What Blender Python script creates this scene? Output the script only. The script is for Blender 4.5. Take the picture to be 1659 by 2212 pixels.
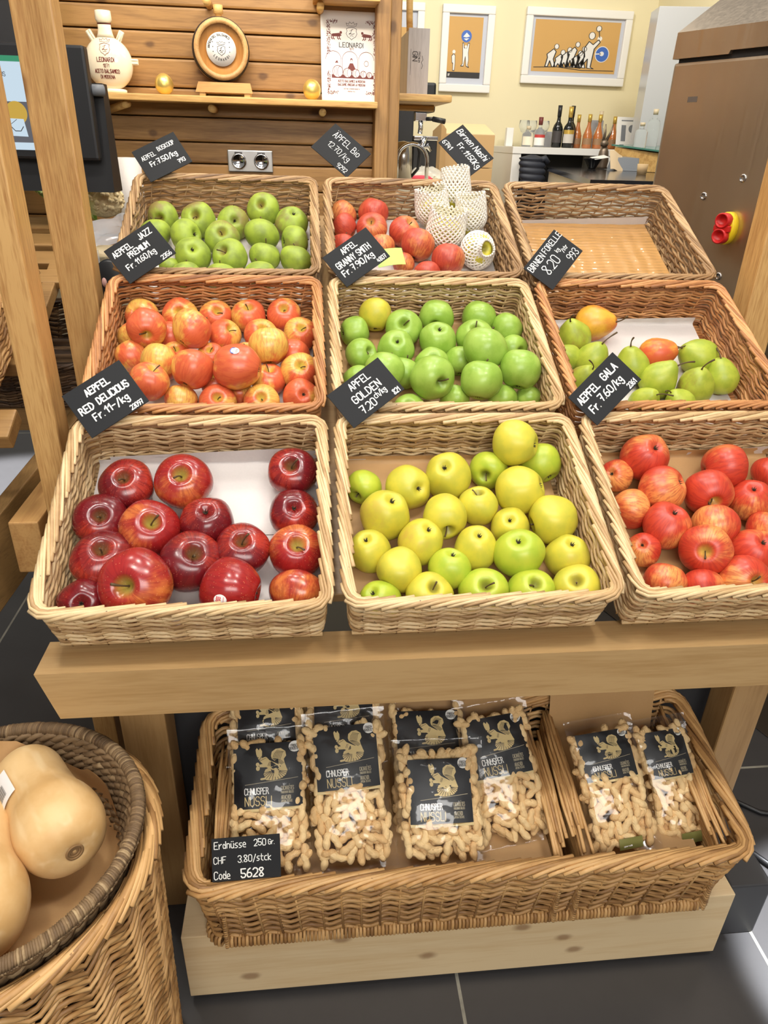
import bpy, bmesh, math, random
from math import sin, cos, pi, sqrt, radians as R
from mathutils import Vector as V, Matrix as M, noise as NZ

for o in list(bpy.data.objects):
    bpy.data.objects.remove(o)
SC = bpy.context.scene
COL = SC.collection
random.seed(7)

# ------------------------------------------------------------------ camera
PIT, YAW, ROL, FOC = R(27.55), R(6.4), R(1.75), 1535.0
F_ = V((sin(YAW)*cos(PIT), cos(YAW)*cos(PIT), -sin(PIT)))
R_ = V((cos(YAW), -sin(YAW), 0)); U_ = R_.cross(F_)
EX = R_*cos(ROL)+U_*sin(ROL); EU = -R_*sin(ROL)+U_*cos(ROL)
cd = bpy.data.cameras.new('camera'); cam = bpy.data.objects.new('camera', cd); COL.objects.link(cam)
cd.sensor_fit = 'VERTICAL'; cd.sensor_height = 24; cd.lens = FOC*24/2212
cd.clip_start = .02; cd.clip_end = 60
mw = M((EX, EU, -F_)).transposed().to_4x4(); mw.translation = (0, 0, 1.5); cam.matrix_world = mw
SC.camera = cam
# ------------------------------------------------------------------ light
SC.view_settings.view_transform = 'Standard'; SC.view_settings.look = 'None'
SC.view_settings.gamma = 1; SC.view_settings.use_curve_mapping = False
SC.view_settings.exposure = -.1
w = bpy.data.worlds.new('shop_air'); SC.world = w; w.use_nodes = True
w.node_tree.nodes['Background'].inputs[0].default_value = (1, .96, .9, 1)
w.node_tree.nodes['Background'].inputs[1].default_value = .30
def lamp(name, loc, power, size, col=(1, .93, .83), target=None, spot=None, sizey=None):
    d = bpy.data.lights.new(name, 'SPOT' if spot else 'AREA')
    d.energy = power; d.color = col
    if spot:
        d.spot_size = R(spot); d.spot_blend = .35; d.shadow_soft_size = size
    else:
        d.shape = 'RECTANGLE' if sizey else 'DISK'; d.size = size
        if sizey: d.size_y = sizey
    o = bpy.data.objects.new(name, d); COL.objects.link(o); o.location = loc
    t = V(target) if target else V((loc[0], loc[1], 0))
    o.rotation_euler = (t-V(loc)).to_track_quat('-Z', 'Y').to_euler()
    return o
for i, (x, y) in enumerate(((-.55, .35), (.75, .35), (-.1, 1.15), (.85, 1.45), (-.75, 1.55))):
    lamp('ceiling_spotlight', (x, y, 3.0), 10.5, .13, col=(1, .95, .88), target=(x*.55, y+.25, .9))
lamp('ceiling_panel_light', (.2, .2, 3.1), 22, 1.6, col=(1, .97, .93), sizey=.5)
lamp('ceiling_panel_light', (.2, -1.7, 2.5), 62, 2.2, col=(1, .97, .93), target=(.2, .9, .45), sizey=.8)
lamp('ceiling_panel_light', (.75, 2.35, 3.05), 12, 1.3, col=(1, .97, .93), sizey=.25)
lamp('ceiling_panel_light', (.2, 3.6, 3.1), 22, 1.6, col=(1, .93, .8), sizey=.8)
lamp('shelf_led_light', (-.2, 2.22, 2.0), 2.2, .9, col=(1, .84, .6), target=(-.2, 2.52, 1.6), sizey=.02)
lamp('wall_washer_light', (-.25, 2.0, 2.4), 3.2, .25, col=(1, .88, .68), target=(-.25, 2.6, 1.65))
lamp('picture_light', (.8, 3.6, 2.9), 20, .2, col=(1, .95, .84), target=(.8, 5.3, 2.2))
lamp('picture_light', (1.7, 3.4, 2.9), 11, .2, col=(1, .95, .84), target=(1.7, 5.3, 1.6))
lamp('floor_pool_spot', (1.9, .8, 2.9), 2200, .02, col=(.9, .94, 1), target=(1.2, .76, 0), spot=13)
lamp('floor_pool_spot', (-2.0, 3.3, 2.9), 3200, .05, col=(.9, .94, 1), target=(-1.40, 2.95, 0), spot=26)  # added spot, stands in for daylight reflected off the floor

# ------------------------------------------------------------------ helpers
def S(r, g=None, b=None):
    if g is None: r, g, b = r
    f = lambda v: (v/255/12.92 if v <= 10.3 else ((v/255+.055)/1.055)**2.4)
    return (f(r), f(g), f(b), 1)
def tag(o, label=None, cat=None, group=None, kind=None):
    if label: o['label'] = label
    if cat: o['category'] = cat
    if group: o['group'] = group
    if kind: o['kind'] = kind
    return o
def empty(name, mat=None, label=None, cat=None, group=None):
    o = bpy.data.objects.new(name, None); COL.objects.link(o); o.empty_display_size = .05
    if mat is not None: o.matrix_world = mat
    return tag(o, label, cat, group)
def link(name, me, parent=None, mat=None):
    o = bpy.data.objects.new(name, me); COL.objects.link(o)
    if parent: o.parent = parent
    if mat is not None: o.matrix_local = mat
    return o
class MB:
    def __init__(s): s.v = []; s.f = []; s.m = []; s.sm = []; s.T = M.Identity(4); s.mi = 0; s.smooth = True
    def add(s, vs, fs, smooth=None):
        b = len(s.v); T = s.T
        s.v += [T @ V(p) for p in vs]
        s.f += [tuple(b+i for i in f) for f in fs]
        s.m += [s.mi]*len(fs); s.sm += [s.smooth if smooth is None else smooth]*len(fs)
    def box(s, a, b):
        (x0, y0, z0), (x1, y1, z1) = a, b
        s.add([(x0,y0,z0),(x1,y0,z0),(x1,y1,z0),(x0,y1,z0),(x0,y0,z1),(x1,y0,z1),(x1,y1,z1),(x0,y1,z1)],
              [(0,3,2,1),(4,5,6,7),(0,1,5,4),(1,2,6,5),(2,3,7,6),(3,0,4,7)], False)
    def bbox(s, a, b, r=.004):
        # box with chamfered edges
        a = V(a); b = V(b); c = (a+b)/2; h = (b-a)/2; r = min(r, *[x*.9 for x in h])
        bm = bmesh.new(); bmesh.ops.create_cube(bm, size=1)
        for v in bm.verts: v.co = V((v.co.x*2*h.x, v.co.y*2*h.y, v.co.z*2*h.z))+c
        bmesh.ops.bevel(bm, geom=bm.edges[:], offset=r, segments=2, profile=.6, affect='EDGES')
        bm.verts.index_update()
        s.add([v.co.copy() for v in bm.verts], [tuple(v.index for v in f.verts) for f in bm.faces], False); bm.free()
    def prism(s, pts, d):
        # outline pts extruded by vector d
        n = len(pts); d = V(d); p = [V(q) for q in pts]
        s.add(p+[q+d for q in p], [tuple(range(n))[::-1], tuple(range(n, 2*n))]+[(i, (i+1) % n, n+(i+1) % n, n+i) for i in range(n)], False)
    def tube(s, pts, r, n=6, closed=False, cap=True):
        P = [V(p) for p in pts]; L = len(P); vs = []; up = None
        for i in range(L):
            if closed: t = P[(i+1) % L]-P[i-1]
            else: t = P[min(i+1, L-1)]-P[max(i-1, 0)]
            if t.length < 1e-9: t = V((0, 0, 1))
            t.normalize()
            if up is None:
                up = V((0, 0, 1)) if abs(t.z) < .9 else V((1, 0, 0))
            x = up-t*up.dot(t)
            if x.length < 1e-6: x = t.orthogonal()
            x.normalize(); y = t.cross(x); up = x
            rr = r(i/(L-1)) if callable(r) else r
            vs += [P[i]+(x*cos(2*pi*k/n)+y*sin(2*pi*k/n))*rr for k in range(n)]
        fs = []
        for i in range(L if closed else L-1):
            a = i*n; b = ((i+1) % L)*n
            fs += [(a+k, a+(k+1) % n, b+(k+1) % n, b+k) for k in range(n)]
        if cap and not closed: fs += [tuple(range(n))[::-1], tuple((L-1)*n+k for k in range(n))]
        s.add(vs, fs)
    def lathe(s, prof, n=24, sx=1, sy=1, caps=True):
        vs = []; fs = []; L = len(prof)
        for r, z in prof: vs += [(r*cos(2*pi*k/n)*sx, r*sin(2*pi*k/n)*sy, z) for k in range(n)]
        for i in range(L-1):
            for k in range(n):
                a = i*n+k; b = i*n+(k+1) % n
                fs.append((a, b, b+n, a+n))
        if caps and prof[0][0] > 1e-6: fs.append(tuple(range(n))[::-1])
        if caps and prof[-1][0] > 1e-6: fs.append(tuple((L-1)*n+k for k in range(n)))
        s.add(vs, fs)
    def grid(s, f, nu, nv, thick=0):
        vs = [f(i/nu, j/nv) for j in range(nv+1) for i in range(nu+1)]
        q = nu+1
        fs = [(j*q+i, j*q+i+1, (j+1)*q+i+1, (j+1)*q+i) for j in range(nv) for i in range(nu)]
        s.add(vs, fs)
        if thick:
            s.add([V(p)-V((0, 0, thick)) for p in vs], [t[::-1] for t in fs])
            ed = [i for i in range(q)]+[j*q+nu for j in range(1, nv+1)]+[nv*q+i for i in range(nu-1, -1, -1)]+[j*q for j in range(nv-1, 0, -1)]
            e2 = [V(vs[k]) for k in ed]; m = len(e2)
            s.add(e2+[p-V((0, 0, thick)) for p in e2], [(k, m+k, m+(k+1) % m, (k+1) % m) for k in range(m)])
    def mesh(s, name, mats):
        me = bpy.data.meshes.new(name); me.from_pydata([tuple(p) for p in s.v], [], s.f)
        for m in (mats if isinstance(mats, (list, tuple)) else [mats]): me.materials.append(m)
        me.polygons.foreach_set('material_index', s.m); me.polygons.foreach_set('use_smooth', s.sm)
        me.update(); return me
    def build(s, name, mats, parent=None, mat=None): return link(name, s.mesh(name, mats), parent, mat)
def frame(o, x, y, z=None):
    x = V(x).normalized(); y = V(y); y = (y-x*y.dot(x)).normalized(); z = x.cross(y)
    m = M((x, y, z)).transposed().to_4x4(); m.translation = V(o); return m
def rect_path(W, L, ins, r, step):
    # rounded rectangle, start at front-left, returns points and outward normals
    x0, y0, x1, y1 = ins, ins, W-ins, L-ins; out = []
    def line(a, b, n):
        k = max(1, int((V(b)-V(a)).length/step))
        for i in range(k):
            p = V(a).lerp(V(b), i/k); out.append((p, V(n)))
    def arc(c, a0):
        for i in range(5):
            a = a0+pi/2*i/5; out.append((V((c[0]+r*cos(a), c[1]+r*sin(a))), V((cos(a), sin(a)))))
    line((x0+r, y0), (x1-r, y0), (0, -1)); arc((x1-r, y0+r), -pi/2)
    line((x1, y0+r), (x1, y1-r), (1, 0)); arc((x1-r, y1-r), 0)
    line((x1-r, y1), (x0+r, y1), (0, 1)); arc((x0+r, y1-r), pi/2)
    line((x0, y1-r), (x0, y0+r), (-1, 0)); arc((x0+r, y0+r), pi)
    return out
def circ_path(r, step):
    n = int(2*pi*r/step)
    return [(V((r*cos(2*pi*i/n), r*sin(2*pi*i/n))), V((cos(2*pi*i/n), sin(2*pi*i/n)))) for i in range(n)]
def arclen(path):
    d = [0]
    for i in range(1, len(path)+1): d.append(d[-1]+(path[i % len(path)][0]-path[i-1][0]).length)
    return d
def weave(mb, pathf, H, rows, sp, r=.0033, amp=.0032, zamp=.0024, flare=.006, z0=.004, zf=None, sides=5, rnd=None, period=2):
    # horizontal willow rods running in and out round upright stakes
    rnd = rnd or random.Random(3)
    base = pathf(0); tot = arclen(base)[-1]; ns = max(4, 2*round(tot/sp/2))
    for i in range(rows):
        f = (i+.5)/rows; path = pathf(flare*(1-f)); d = arclen(path); T = d[-1]; pts = []
        rr = r*rnd.uniform(.88, 1.1); jz = rnd.uniform(-.0006, .0006); ph = (i % 2)*pi+rnd.uniform(-.25, .25)
        for k, (p, n) in enumerate(path):
            u = d[k]/T*ns; zt = zf(p) if zf else 1
            q = p+n*(amp*sin(pi*u+ph)); zw = math.asin(sin(2*pi*u/period+.6))/(pi/2)
            pts.append((q.x, q.y, z0+f*(H-z0)*zt+zamp*zw+jz))
        mb.tube(pts, rr, sides, closed=True)
    path = pathf(0); low = pathf(flare); d = arclen(path); k = 0
    for j in range(ns):
        while k < len(path)-1 and d[k+1]/d[-1]*ns < j: k += 1
        p, n = path[k]; q, _ = low[min(k, len(low)-1)]; zt = zf(p) if zf else 1
        mb.tube([(q.x, q.y, 0), (p.x, p.y, H*zt)], r*.6, 5)
def braid(mb, path, z, sp=.017, L=.115, r=.0036, wid=.009, hgt=.007, zf=None, rnd=None):
    # rolled border: rods slanting across the rim, each lying over the next
    rnd = rnd or random.Random(5); d = arclen(path); T = d[-1]; n = round(T/sp)
    def at(s):
        s %= T; lo, hi = 0, len(path)-1
        while lo < hi:
            m = (lo+hi+1)//2
            if d[m] <= s: lo = m
            else: hi = m-1
        a, na = path[lo]; b, nb = path[(lo+1) % len(path)]; t = (s-d[lo])/max(1e-9, d[lo+1]-d[lo])
        return a.lerp(b, t), na.lerp(nb, t).normalized()
    for j in range(n):
        s0 = j*T/n; LL = L*rnd.uniform(.9, 1.1); rr = r*rnd.uniform(.85, 1.12); pts = []
        K = 10
        for i in range(K+1):
            t = i/K; p, nn = at(s0+LL*t)
            o = wid*(1-2*t); q = p+nn*o; zz = zf(q)*z if zf else z
            pts.append((q.x, q.y, zz-.004+hgt*sin(pi*min(1, t*1.05))+.0015*sin(7*t)))
        mb.tube(pts, rr, 6)
# ------------------------------------------------------------------ writing
GL = {'A':"02 28 42|14 34",'B':"02 08 28 37 36 25 05|25 35 44 43 32 02",'C':"47 38 18 07 03 12 32 43",'D':"02 08 28 46 44 22 02",'E':"48 08 02 42|05 35",'F':"48 08 02|05 35",
'G':"47 38 18 07 03 12 32 43 45 25",'H':"08 02|48 42|05 45",'I':"02 08",'J':"38 33 22 12 03",'K':"08 02|48 05 42",'L':"08 02 42",'M':"02 08 25 48 42",'N':"02 08 42 48",
'O':"18 07 03 12 32 43 47 38 18",'P':"02 08 28 37 36 25 05",'R':"02 08 28 37 36 25 05|25 42",'S':"47 38 18 07 06 15 35 44 43 32 12 03",'T':"08 48|28 22",'U':"08 03 12 32 43 48",
'V':"08 22 48",'Y':"08 25 48|25 22",'Z':"08 48 02 42",'a':"36 16 05 03 12 23 36 32",'c':"36 16 05 03 12 32",'d':"34 16 05 03 12 33|38 32",'e':"04 34 35 26 16 05 03 12 32",
'g':"35 26 16 05 04 13 23 34|36 31 20 10 01",'h':"08 02|05 16 26 35 32",'i':"06 02|08 08",'k':"08 02|36 04 32",'l':"08 02",'n':"06 02|05 16 26 35 32",'o':"16 05 03 12 22 33 35 26 16",
'r':"06 02|04 15 26 36",'s':"36 16 05 14 24 33 22 02",'t':"18 13 22 32|06 36",'u':"06 03 12 22 33|36 32",'f':"38 28 17 12|05 35",'m':"06 02|05 16 25 22|25 36 45 42",'q':"36 16 05 03 12 32 36 30",
'0':"18 07 03 12 32 43 47 38 18",'1':"06 28 22",'2':"07 18 38 47 45 02 42",'3':"07 18 38 47 46 25 44 43 32 12 03",'4':"18 04 44|37 32",'5':"48 08 05 35 44 43 32 12 03",
'6':"38 17 04 03 12 32 43 44 35 15 04",'7':"08 48 22|15 35",'8':"25 07 18 38 47 25 03 12 32 43 25",'9':"46 35 15 06 07 18 38 47 44 22",'.':"02 02",',':"13 01",'/':"01 38",'-':"05 35",'&':"42 07 18 27 03 12 44"}
class Decal:
    # flat ink laid on a surface; f(u, v, h) gives the point h above it
    def __init__(s, mb, f, h=.0004): s.mb = mb; s.f = f; s.h = h
    def poly(s, pts, mi, h=None):
        h = h or s.h; o = s.mb.mi; s.mb.mi = mi
        s.mb.add([s.f(u, v, h) for u, v in pts], [tuple(range(len(pts)))], False); s.mb.mi = o
    def disc(s, c, r, mi, h=None, n=20, ry=None):
        s.poly([(c[0]+r*cos(2*pi*k/n), c[1]+(ry or r)*sin(2*pi*k/n)) for k in range(n)], mi, h)
    def stroke(s, pts, w, mi, h=None, closed=False):
        h = h or s.h; o = s.mb.mi; s.mb.mi = mi
        if closed: pts = list(pts)+[pts[0]]
        for a, b in zip(pts, pts[1:]):
            dx, dy = b[0]-a[0], b[1]-a[1]; l = sqrt(dx*dx+dy*dy)
            if l < 1e-9: continue
            nx, ny = -dy/l*w/2, dx/l*w/2
            s.mb.add([s.f(a[0]-nx, a[1]-ny, h), s.f(b[0]-nx, b[1]-ny, h), s.f(b[0]+nx, b[1]+ny, h), s.f(a[0]+nx, a[1]+ny, h)], [(0, 1, 2, 3)], False)
        s.mb.mi = o
        for a in pts: s.disc(a, w/2, mi, h*1.02, 6)
    def ring(s, c, r, w, mi, h=None, a0=0, a1=2*pi, ry=None, n=24):
        s.stroke([(c[0]+r*cos(a0+(a1-a0)*k/n), c[1]+(ry or r)*sin(a0+(a1-a0)*k/n)) for k in range(n+1)], w, mi, h)
    def width(s, t, size, sx=.8, gap=1.5):
        x = 0
        for ch in t:
            g = GL.get({'Ä':'A','Ü':'U','ü':'u','È':'E','É':'E','Î':'I','Ö':'O'}.get(ch, ch))
            x += (max(int(p[0]) for q in g.split('|') for p in q.split())+gap if g else 3.2)
        return x*size/6*sx
    def text(s, t, u, v, size, w, mi, sx=.8, ang=0, slant=0, center=False, gap=1.5, h=None, jit=0, arc=None):
        k = size/6; ca, sa = cos(ang), sin(ang); rn = random.Random(hash(len(t)*7+int(size*1e5)))
        x = -s.width(t, size, sx, gap)/2/k/sx if center else 0
        def P(px, py):
            a = px*k*sx+py*k*slant; b = py*k
            if arc:
                R0, a0 = arc; th = a0-a/R0; return (u+(R0+b)*cos(th), v+(R0+b)*sin(th))
            return (u+a*ca-b*sa, v+a*sa+b*ca)
        for ch in t:
            b = {'Ä':'A','Ü':'U','ü':'u','È':'E','É':'E','Ö':'O'}.get(ch, ch); g = GL.get(b)
            if not g: x += 3.2; continue
            mx = 0; jy = rn.uniform(-jit, jit)
            for q in g.split('|'):
                pts = []
                for p in q.split():
                    px, py = int(p[0]), int(p[1])-2; mx = max(mx, px)
                    pts.append(P(x+px+rn.uniform(-jit, jit)*.5, py+jy+rn.uniform(-jit, jit)*.5))
                s.stroke(pts, w, mi, h)
            top = 7.6 if b.isupper() else 5.6
            if ch in 'ÄÜüÖ':
                for d in (.2, .8): s.disc(P(x+mx*d, top), w*.65, mi, h, 8)
            if ch in 'ÈÉ': s.stroke([P(x+mx*.3, top), P(x+mx*.7, top+.9)], w, mi, h)
            x += mx+gap
# ------------------------------------------------------------------ materials
class NT:
    def __init__(s, name, rough=.5, metal=0, **kw):
        s.m = bpy.data.materials.new(name); s.m.use_nodes = True; s.t = s.m.node_tree; s.n = s.t.nodes
        s.b = s.n['Principled BSDF']; s.set(s.b, 'Roughness', rough); s.set(s.b, 'Metallic', metal)
        for k, v in kw.items(): s.set(s.b, k.replace('_', ' '), v)
    def set(s, nd, k, v):
        i = nd.inputs[k]
        if hasattr(v, 'is_output') or isinstance(v, bpy.types.NodeSocket): s.t.links.new(v, i)
        else: i.default_value = v
    def node(s, typ, out=0, **kw):
        nd = s.n.new(typ)
        for k, v in kw.items():
            if k.startswith('_'): setattr(nd, k[1:], v)
            else:
                kk = int(k[1:]) if k[0] == 'i' and k[1:].isdigit() else k.replace('_', ' ')
                s.set(nd, kk, v)
        return nd.outputs[out]
    def math(s, op, a, b=0, clamp=False): return s.node('ShaderNodeMath', _operation=op, _use_clamp=clamp, i0=a, i1=b)
    def coord(s, k='Object'): return s.node('ShaderNodeTexCoord', out=k) if 0 else s.n.new('ShaderNodeTexCoord').outputs[k]
    def mapping(s, vec, scale=(1, 1, 1), loc=(0, 0, 0), rot=(0, 0, 0)):
        return s.node('ShaderNodeMapping', Vector=vec, Scale=scale, Location=loc, Rotation=rot)
    def noise(s, vec, scale, detail=3, rough=.55, dist=0):
        return s.node('ShaderNodeTexNoise', Vector=vec, Scale=scale, Detail=detail, Roughness=rough, Distortion=dist)
    def ramp(s, fac, *stops):
        nd = s.n.new('ShaderNodeValToRGB'); s.t.links.new(fac, nd.inputs[0]); e = nd.color_ramp.elements
        while len(e) < len(stops): e.new(.5)
        for q, (p, c) in zip(e, stops): q.position = p; q.color = c
        return nd.outputs[0]
    def rng(s, v, a, b, c=0., d=1.):  # brownish base colour stands in for wood reflected in the steel
        return s.node('ShaderNodeMapRange', Value=v, From_Min=a, From_Max=b, To_Min=c, To_Max=d, _interpolation_type='SMOOTHSTEP')
    def mix(s, f, a, b, mode='MIX'):
        nd = s.n.new('ShaderNodeMix'); nd.data_type = 'RGBA'; nd.blend_type = mode
        s.set(nd, 0, f); s.set(nd, 6, a); s.set(nd, 7, b); return nd.outputs[2]
    def bump(s, h, st=.2, d=.002):
        s.set(s.b, 'Normal', s.node('ShaderNodeBump', Height=h, Strength=st, Distance=d))
    def col(s, c): s.set(s.b, 'Base Color', c); return s.m
def plain(name, c, rough=.5, metal=0, **kw):
    t = NT(name, rough, metal, **kw); return t.col(c if len(c) == 4 else S(c))
def wood(name, c1, c2, axis='X', scale=1., rough=.45, knots=0, dark=None, fine=.35, coat=0):
    t = NT(name, rough); P = t.coord()
    st = {'X': (1, 14, 14), 'Y': (14, 1, 14), 'Z': (14, 14, 1)}[axis]
    sc = tuple(v*scale for v in st)
    n = t.noise(t.mapping(P, sc), 3.0, 5, .6, .6); n2 = t.noise(t.mapping(P, tuple(v*4 for v in sc)), 5, 2)
    n3 = t.noise(P, 2.2, 2)
    f = t.math('ADD', t.math('MULTIPLY', n, 1-fine), t.math('MULTIPLY', n2, fine))
    c = t.ramp(f, (.3, S(c2)), (.55, S(c1)), (.75, S(c1)))
    c = t.mix(t.rng(n3, .35, .75), c, t.mix(.35, c, S(c2)))
    if knots:
        vo = t.n.new('ShaderNodeTexVoronoi'); vo.voronoi_dimensions = '2D'; sx = t.n.new('ShaderNodeSeparateXYZ'); t.set(sx, 0, P); X, Y, Z = sx.outputs
        uv = {'X': (X, Z), 'Y': (Y, X), 'Z': (Z, X)}[axis]; kn = t.noise(P, 30, 2)
        t.set(vo, 'Vector', t.node('ShaderNodeCombineXYZ', X=uv[0], Y=t.math('MULTIPLY', uv[1], 1.7))); t.set(vo, 'Scale', knots)
        kd = t.math('ADD', vo.outputs[0], t.math('MULTIPLY', t.math('SUBTRACT', kn, .5), .06))
        c = t.mix(t.math('MULTIPLY', t.rng(kd, .105, .03), .65), c, S(dark or (95, 60, 30)))
    if coat: t.set(t.b, 'Coat Weight', coat)
    t.bump(f, .12, .002); return t.col(c)
def wicker(name, a, b, c):
    t = NT(name, .5); g = t.n.new('ShaderNodeNewGeometry')
    n = t.noise(t.coord(), 45, 3)
    f = t.math('ADD', t.math('MULTIPLY', g.outputs['Random Per Island'], .65), t.math('MULTIPLY', n, .42))
    col = t.ramp(f, (.2, S(c)), (.5, S(b)), (.85, S(a)))
    sp = t.noise(t.coord(), 210, 1); col = t.mix(t.rng(sp, .74, .84), col, S(88, 58, 34))
    t.bump(n, .25, .0015); return t.col(col)
def paper(name, c, rough=.75):
    t = NT(name, rough); n = t.noise(t.coord(), 9, 4, .6); n2 = t.noise(t.coord(), 260, 2)
    t.bump(n, .35, .006)
    return t.col(t.mix(t.math('MULTIPLY', n2, .25), S(c), S(*[v*.86 for v in c])))
WK_PALE = wicker('willow_pale', (224, 196, 150), (198, 164, 116), (156, 120, 78))
WK_ORNG = wicker('willow_orange', (214, 158, 102), (182, 124, 74), (138, 88, 50))
WK_GREY = wicker('willow_brown', (194, 160, 116), (162, 126, 84), (114, 84, 54))
WK_GOLD = wicker('willow_golden', (214, 170, 112), (188, 142, 86), (140, 100, 58))
W_PINE = wood('pine_oiled', (210, 166, 104), (164, 114, 60), 'Z', 1.2, .42, knots=2.2, dark=(120, 78, 40), fine=.5)
W_BEAM = wood('beech_beam', (186, 152, 104), (166, 130, 82), 'X', .8, .38, coat=.15)
W_BEAMZ = wood('beech_leg', (184, 146, 96), (160, 122, 74), 'Z', .8, .4)
W_BEAMY = wood('pine_rail', (196, 152, 94), (160, 112, 62), 'Y', .8, .45)
W_RAW = wood('spruce_raw', (232, 206, 162), (216, 182, 132), 'X', .6, .6, knots=4.2, dark=(132, 88, 52), fine=.25)
W_WALL = wood('larch_planks', (168, 126, 72), (116, 80, 40), 'X', .7, .5, knots=4.6, dark=(62, 34, 16))
W_WALLZ = wood('larch_post', (178, 136, 82), (128, 90, 48), 'Z', .6, .5, knots=3.6, dark=(70, 40, 20))
W_SHELF = wood('larch_shelf', (226, 186, 116), (176, 124, 62), 'X', .7, .5)
SLATE = plain('chalkboard', (33, 34, 36), .7, Specular_IOR_Level=.3); CHALK = plain('chalk_pen', (238, 238, 232), .8)
WHITE = plain('white_paint', (232, 230, 226), .45); BLACK = plain('black_plastic', (26, 26, 28), .4)
STEEL = NT('chrome', .12, 1).col(S(205, 205, 208)); GREYP = plain('grey_plastic', (120, 124, 130), .5)
INK = plain('dark_red_ink', (112, 44, 38), .6); INKB = plain('black_ink', (40, 36, 36), .6)
GOLDI = plain('gold_print', (206, 180, 120), .45); 
PAPW = paper('greaseproof_white', (216, 209, 204), .5); PAPB = paper('kraft_brown', (190, 150, 100), .6)
def film(name, tint=(1, 1, 1, 1), k=.16, ior=1.5):
    m = bpy.data.materials.new(name); m.use_nodes = True; t = m.node_tree; n = t.nodes; n.remove(n['Principled BSDF'])
    tr = n.new('ShaderNodeBsdfTransparent'); tr.inputs[0].default_value = tint
    gl = n.new('ShaderNodeBsdfGlossy'); gl.inputs['Roughness'].default_value = .09
    fr = n.new('ShaderNodeFresnel'); fr.inputs[0].default_value = ior
    nz = n.new('ShaderNodeTexNoise'); nz.inputs['Scale'].default_value = 26; nz.inputs['Detail'].default_value = 2
    tc = n.new('ShaderNodeTexCoord'); t.links.new(tc.outputs['Object'], nz.inputs['Vector'])
    bp = n.new('ShaderNodeBump'); bp.inputs['Strength'].default_value = .4; bp.inputs['Distance'].default_value = .01
    t.links.new(nz.outputs[0], bp.inputs['Height'])
    for q in (gl, fr): t.links.new(bp.outputs[0], q.inputs['Normal'])
    ad = n.new('ShaderNodeMath'); ad.operation = 'MULTIPLY_ADD'; ad.inputs[1].default_value = .34; ad.inputs[2].default_value = k*.2
    t.links.new(fr.outputs[0], ad.inputs[0])
    mx = n.new('ShaderNodeMixShader'); t.links.new(ad.outputs[0], mx.inputs[0]); t.links.new(tr.outputs[0], mx.inputs[1]); t.links.new(gl.outputs[0], mx.inputs[2])
    t.links.new(mx.outputs[0], n['Material Output'].inputs[0]); return m
FILM = film('clear_film')
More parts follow.
